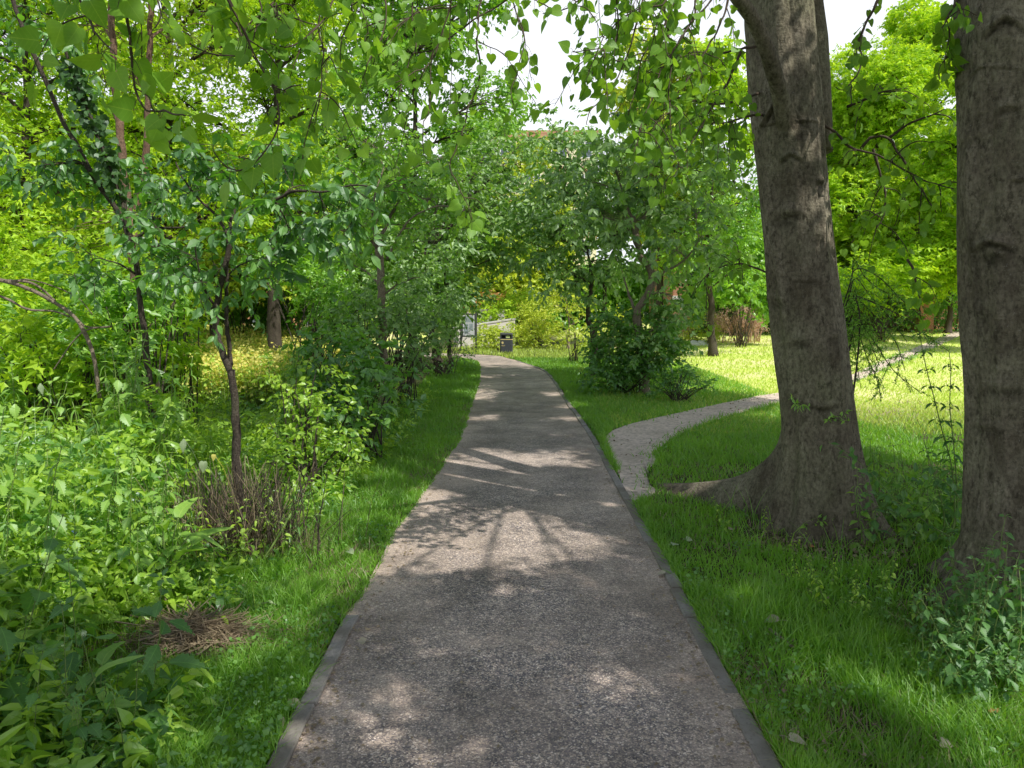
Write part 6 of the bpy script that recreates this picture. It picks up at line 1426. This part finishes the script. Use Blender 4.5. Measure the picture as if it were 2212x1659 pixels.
# crumbs of dry leaf and grit on the path
mb = MB(); n = 420; y = sampleY(n, 2.2, 14, 1.4, rng); u = rng.beta(.5, .5, n); x = pathLX(y) + .1 + u * (pathRX(y) - pathLX(y) - .15); scatter(mb, KITE, np.c_[x, y, np.full(n, .019)], norm(np.c_[rng.normal(size=(n, 2)), np.zeros(n)]), norm(rng.normal(size=(n, 3)) * .25 + [0, 0, 1]), rng.uniform(.008, .026, n), rng.random(n))
n = 900; y = sampleY(n, 2.0, 9, 1.3, rng); x = np.where(rng.random(n) < .7, pathRX(y) + .03 + rng.random(n) ** 1.3 * 2.2, pathLX(y) - .02 - rng.random(n) ** 1.3 * .9); k = offpath(x, y); x, y = x[k], y[k]
scatter(mb, KITE3, np.c_[x, y, rng.uniform(.02, .06, len(x))], norm(np.c_[rng.normal(size=(len(x), 2)), rng.normal(size=len(x)) * .3]), norm(rng.normal(size=(len(x), 3)) * .4 + [0, 0, 1]), rng.uniform(.008, .03, len(x)), rng.random(len(x)) * .6)
n = 900; y = sampleY(n, 2.2, 20, 1.4, rng); sd2 = rng.random(n) < .5; x = np.where(sd2, pathRX(y) - .09 - rng.random(n) ** 2 * .15, pathLX(y) + .08 + rng.random(n) ** 2 * .15); scatter(mb, KITE, np.c_[x, y, np.full(n, .02)], norm(np.c_[rng.normal(size=(n, 2)), np.zeros(n)]), norm(rng.normal(size=(n, 3)) * .3 + [0, 0, 1]), rng.uniform(.008, .03, n), rng.random(n))
n = 1500; kk = rng.integers(0, 150, n); w_ = rng.random(n); q = UPs[kk] * w_[:, None] + LOs[kk] * (1 - w_[:, None]); q[:, :2] += rng.normal(size=(n, 2)) * .05; q[:, 2] = gz(q[:, 0], q[:, 1]) + .012
scatter(mb, KITE, q, norm(np.c_[rng.normal(size=(n, 2)), np.abs(rng.normal(size=n)) * .3]), norm(rng.normal(size=(n, 3)) * .6 + [0, 0, 1]), rng.uniform(.012, .045, n), rng.random(n), aspect=1.4)
tag(mb.build('path_crumbs', M['dry'], smooth=False), 'scattered crumbs of dry leaf and grit on the path and verges', 'litter', kind='stuff')

# ------------------------------------------------------------------ light, sky, camera
sd = Vector((math.sin(SUN_AZ) * math.cos(SUN_EL), math.cos(SUN_AZ) * math.cos(SUN_EL), math.sin(SUN_EL)))
L = bpy.data.lights.new('sun', 'SUN'); L.energy = 5.0; L.angle = R(.53); L.color = (1, .955, .87)
so = bpy.data.objects.new('sun', L); COL.objects.link(so); so.rotation_euler = sd.to_track_quat('Z', 'Y').to_euler(); so.location = (10, 10, 30)
wd = bpy.data.worlds.new('World'); S.world = wd; t = NT('', wd)
sky = t.n('ShaderNodeTexSky', {'sky_type': 'NISHITA', 'sun_disc': False, 'sun_elevation': SUN_EL, 'sun_rotation': SUN_AZ, 'air_density': 1.0, 'dust_density': 1.2})
co = t.n('ShaderNodeTexCoord').outputs['Generated']
cl = t.ramp(t.noise(t.stretch(co, (1, 1, 2.2)), 1.7, 6., .6), [(.25, .35), (.55, 1.)])
sx = t.n('ShaderNodeSeparateXYZ'); t.set(sx.inputs[0], co)
hz = t.ramp(sx.outputs[2], [(.36, 1.), (.6, .2)])
col = t.mix(t.math('MULTIPLY', t.math('MULTIPLY', cl, .85), hz), sky.outputs[0], (10., 10.2, 10.6))
bg = t.n('ShaderNodeBackground', Color=col, Strength=.13)
wo = t.n('ShaderNodeOutputWorld'); t.t.links.new(bg.outputs[0], wo.inputs[0])
cam = bpy.data.cameras.new('camera'); cam.sensor_width = 36; cam.lens = 36 * FPX / 2212; cam.clip_end = 3000; cam.clip_start = .05
co_ = bpy.data.objects.new('camera', cam); COL.objects.link(co_); co_.location = (0, 0, CAMH); co_.rotation_euler = (R(90) - PITCH, 0, 0); S.camera = co_
S.view_settings.view_transform = 'Standard'; S.view_settings.look = 'None'; S.view_settings.exposure = 0; S.view_settings.gamma = 1
S.render.engine = 'CYCLES'; cy = S.cycles
cy.max_bounces = 8; cy.diffuse_bounces = 4; cy.glossy_bounces = 2; cy.transmission_bounces = 6; cy.transparent_max_bounces = 4; cy.caustics_reflective = False; cy.caustics_refractive = False
cy.sample_clamp_indirect = 6; cy.use_denoising = True
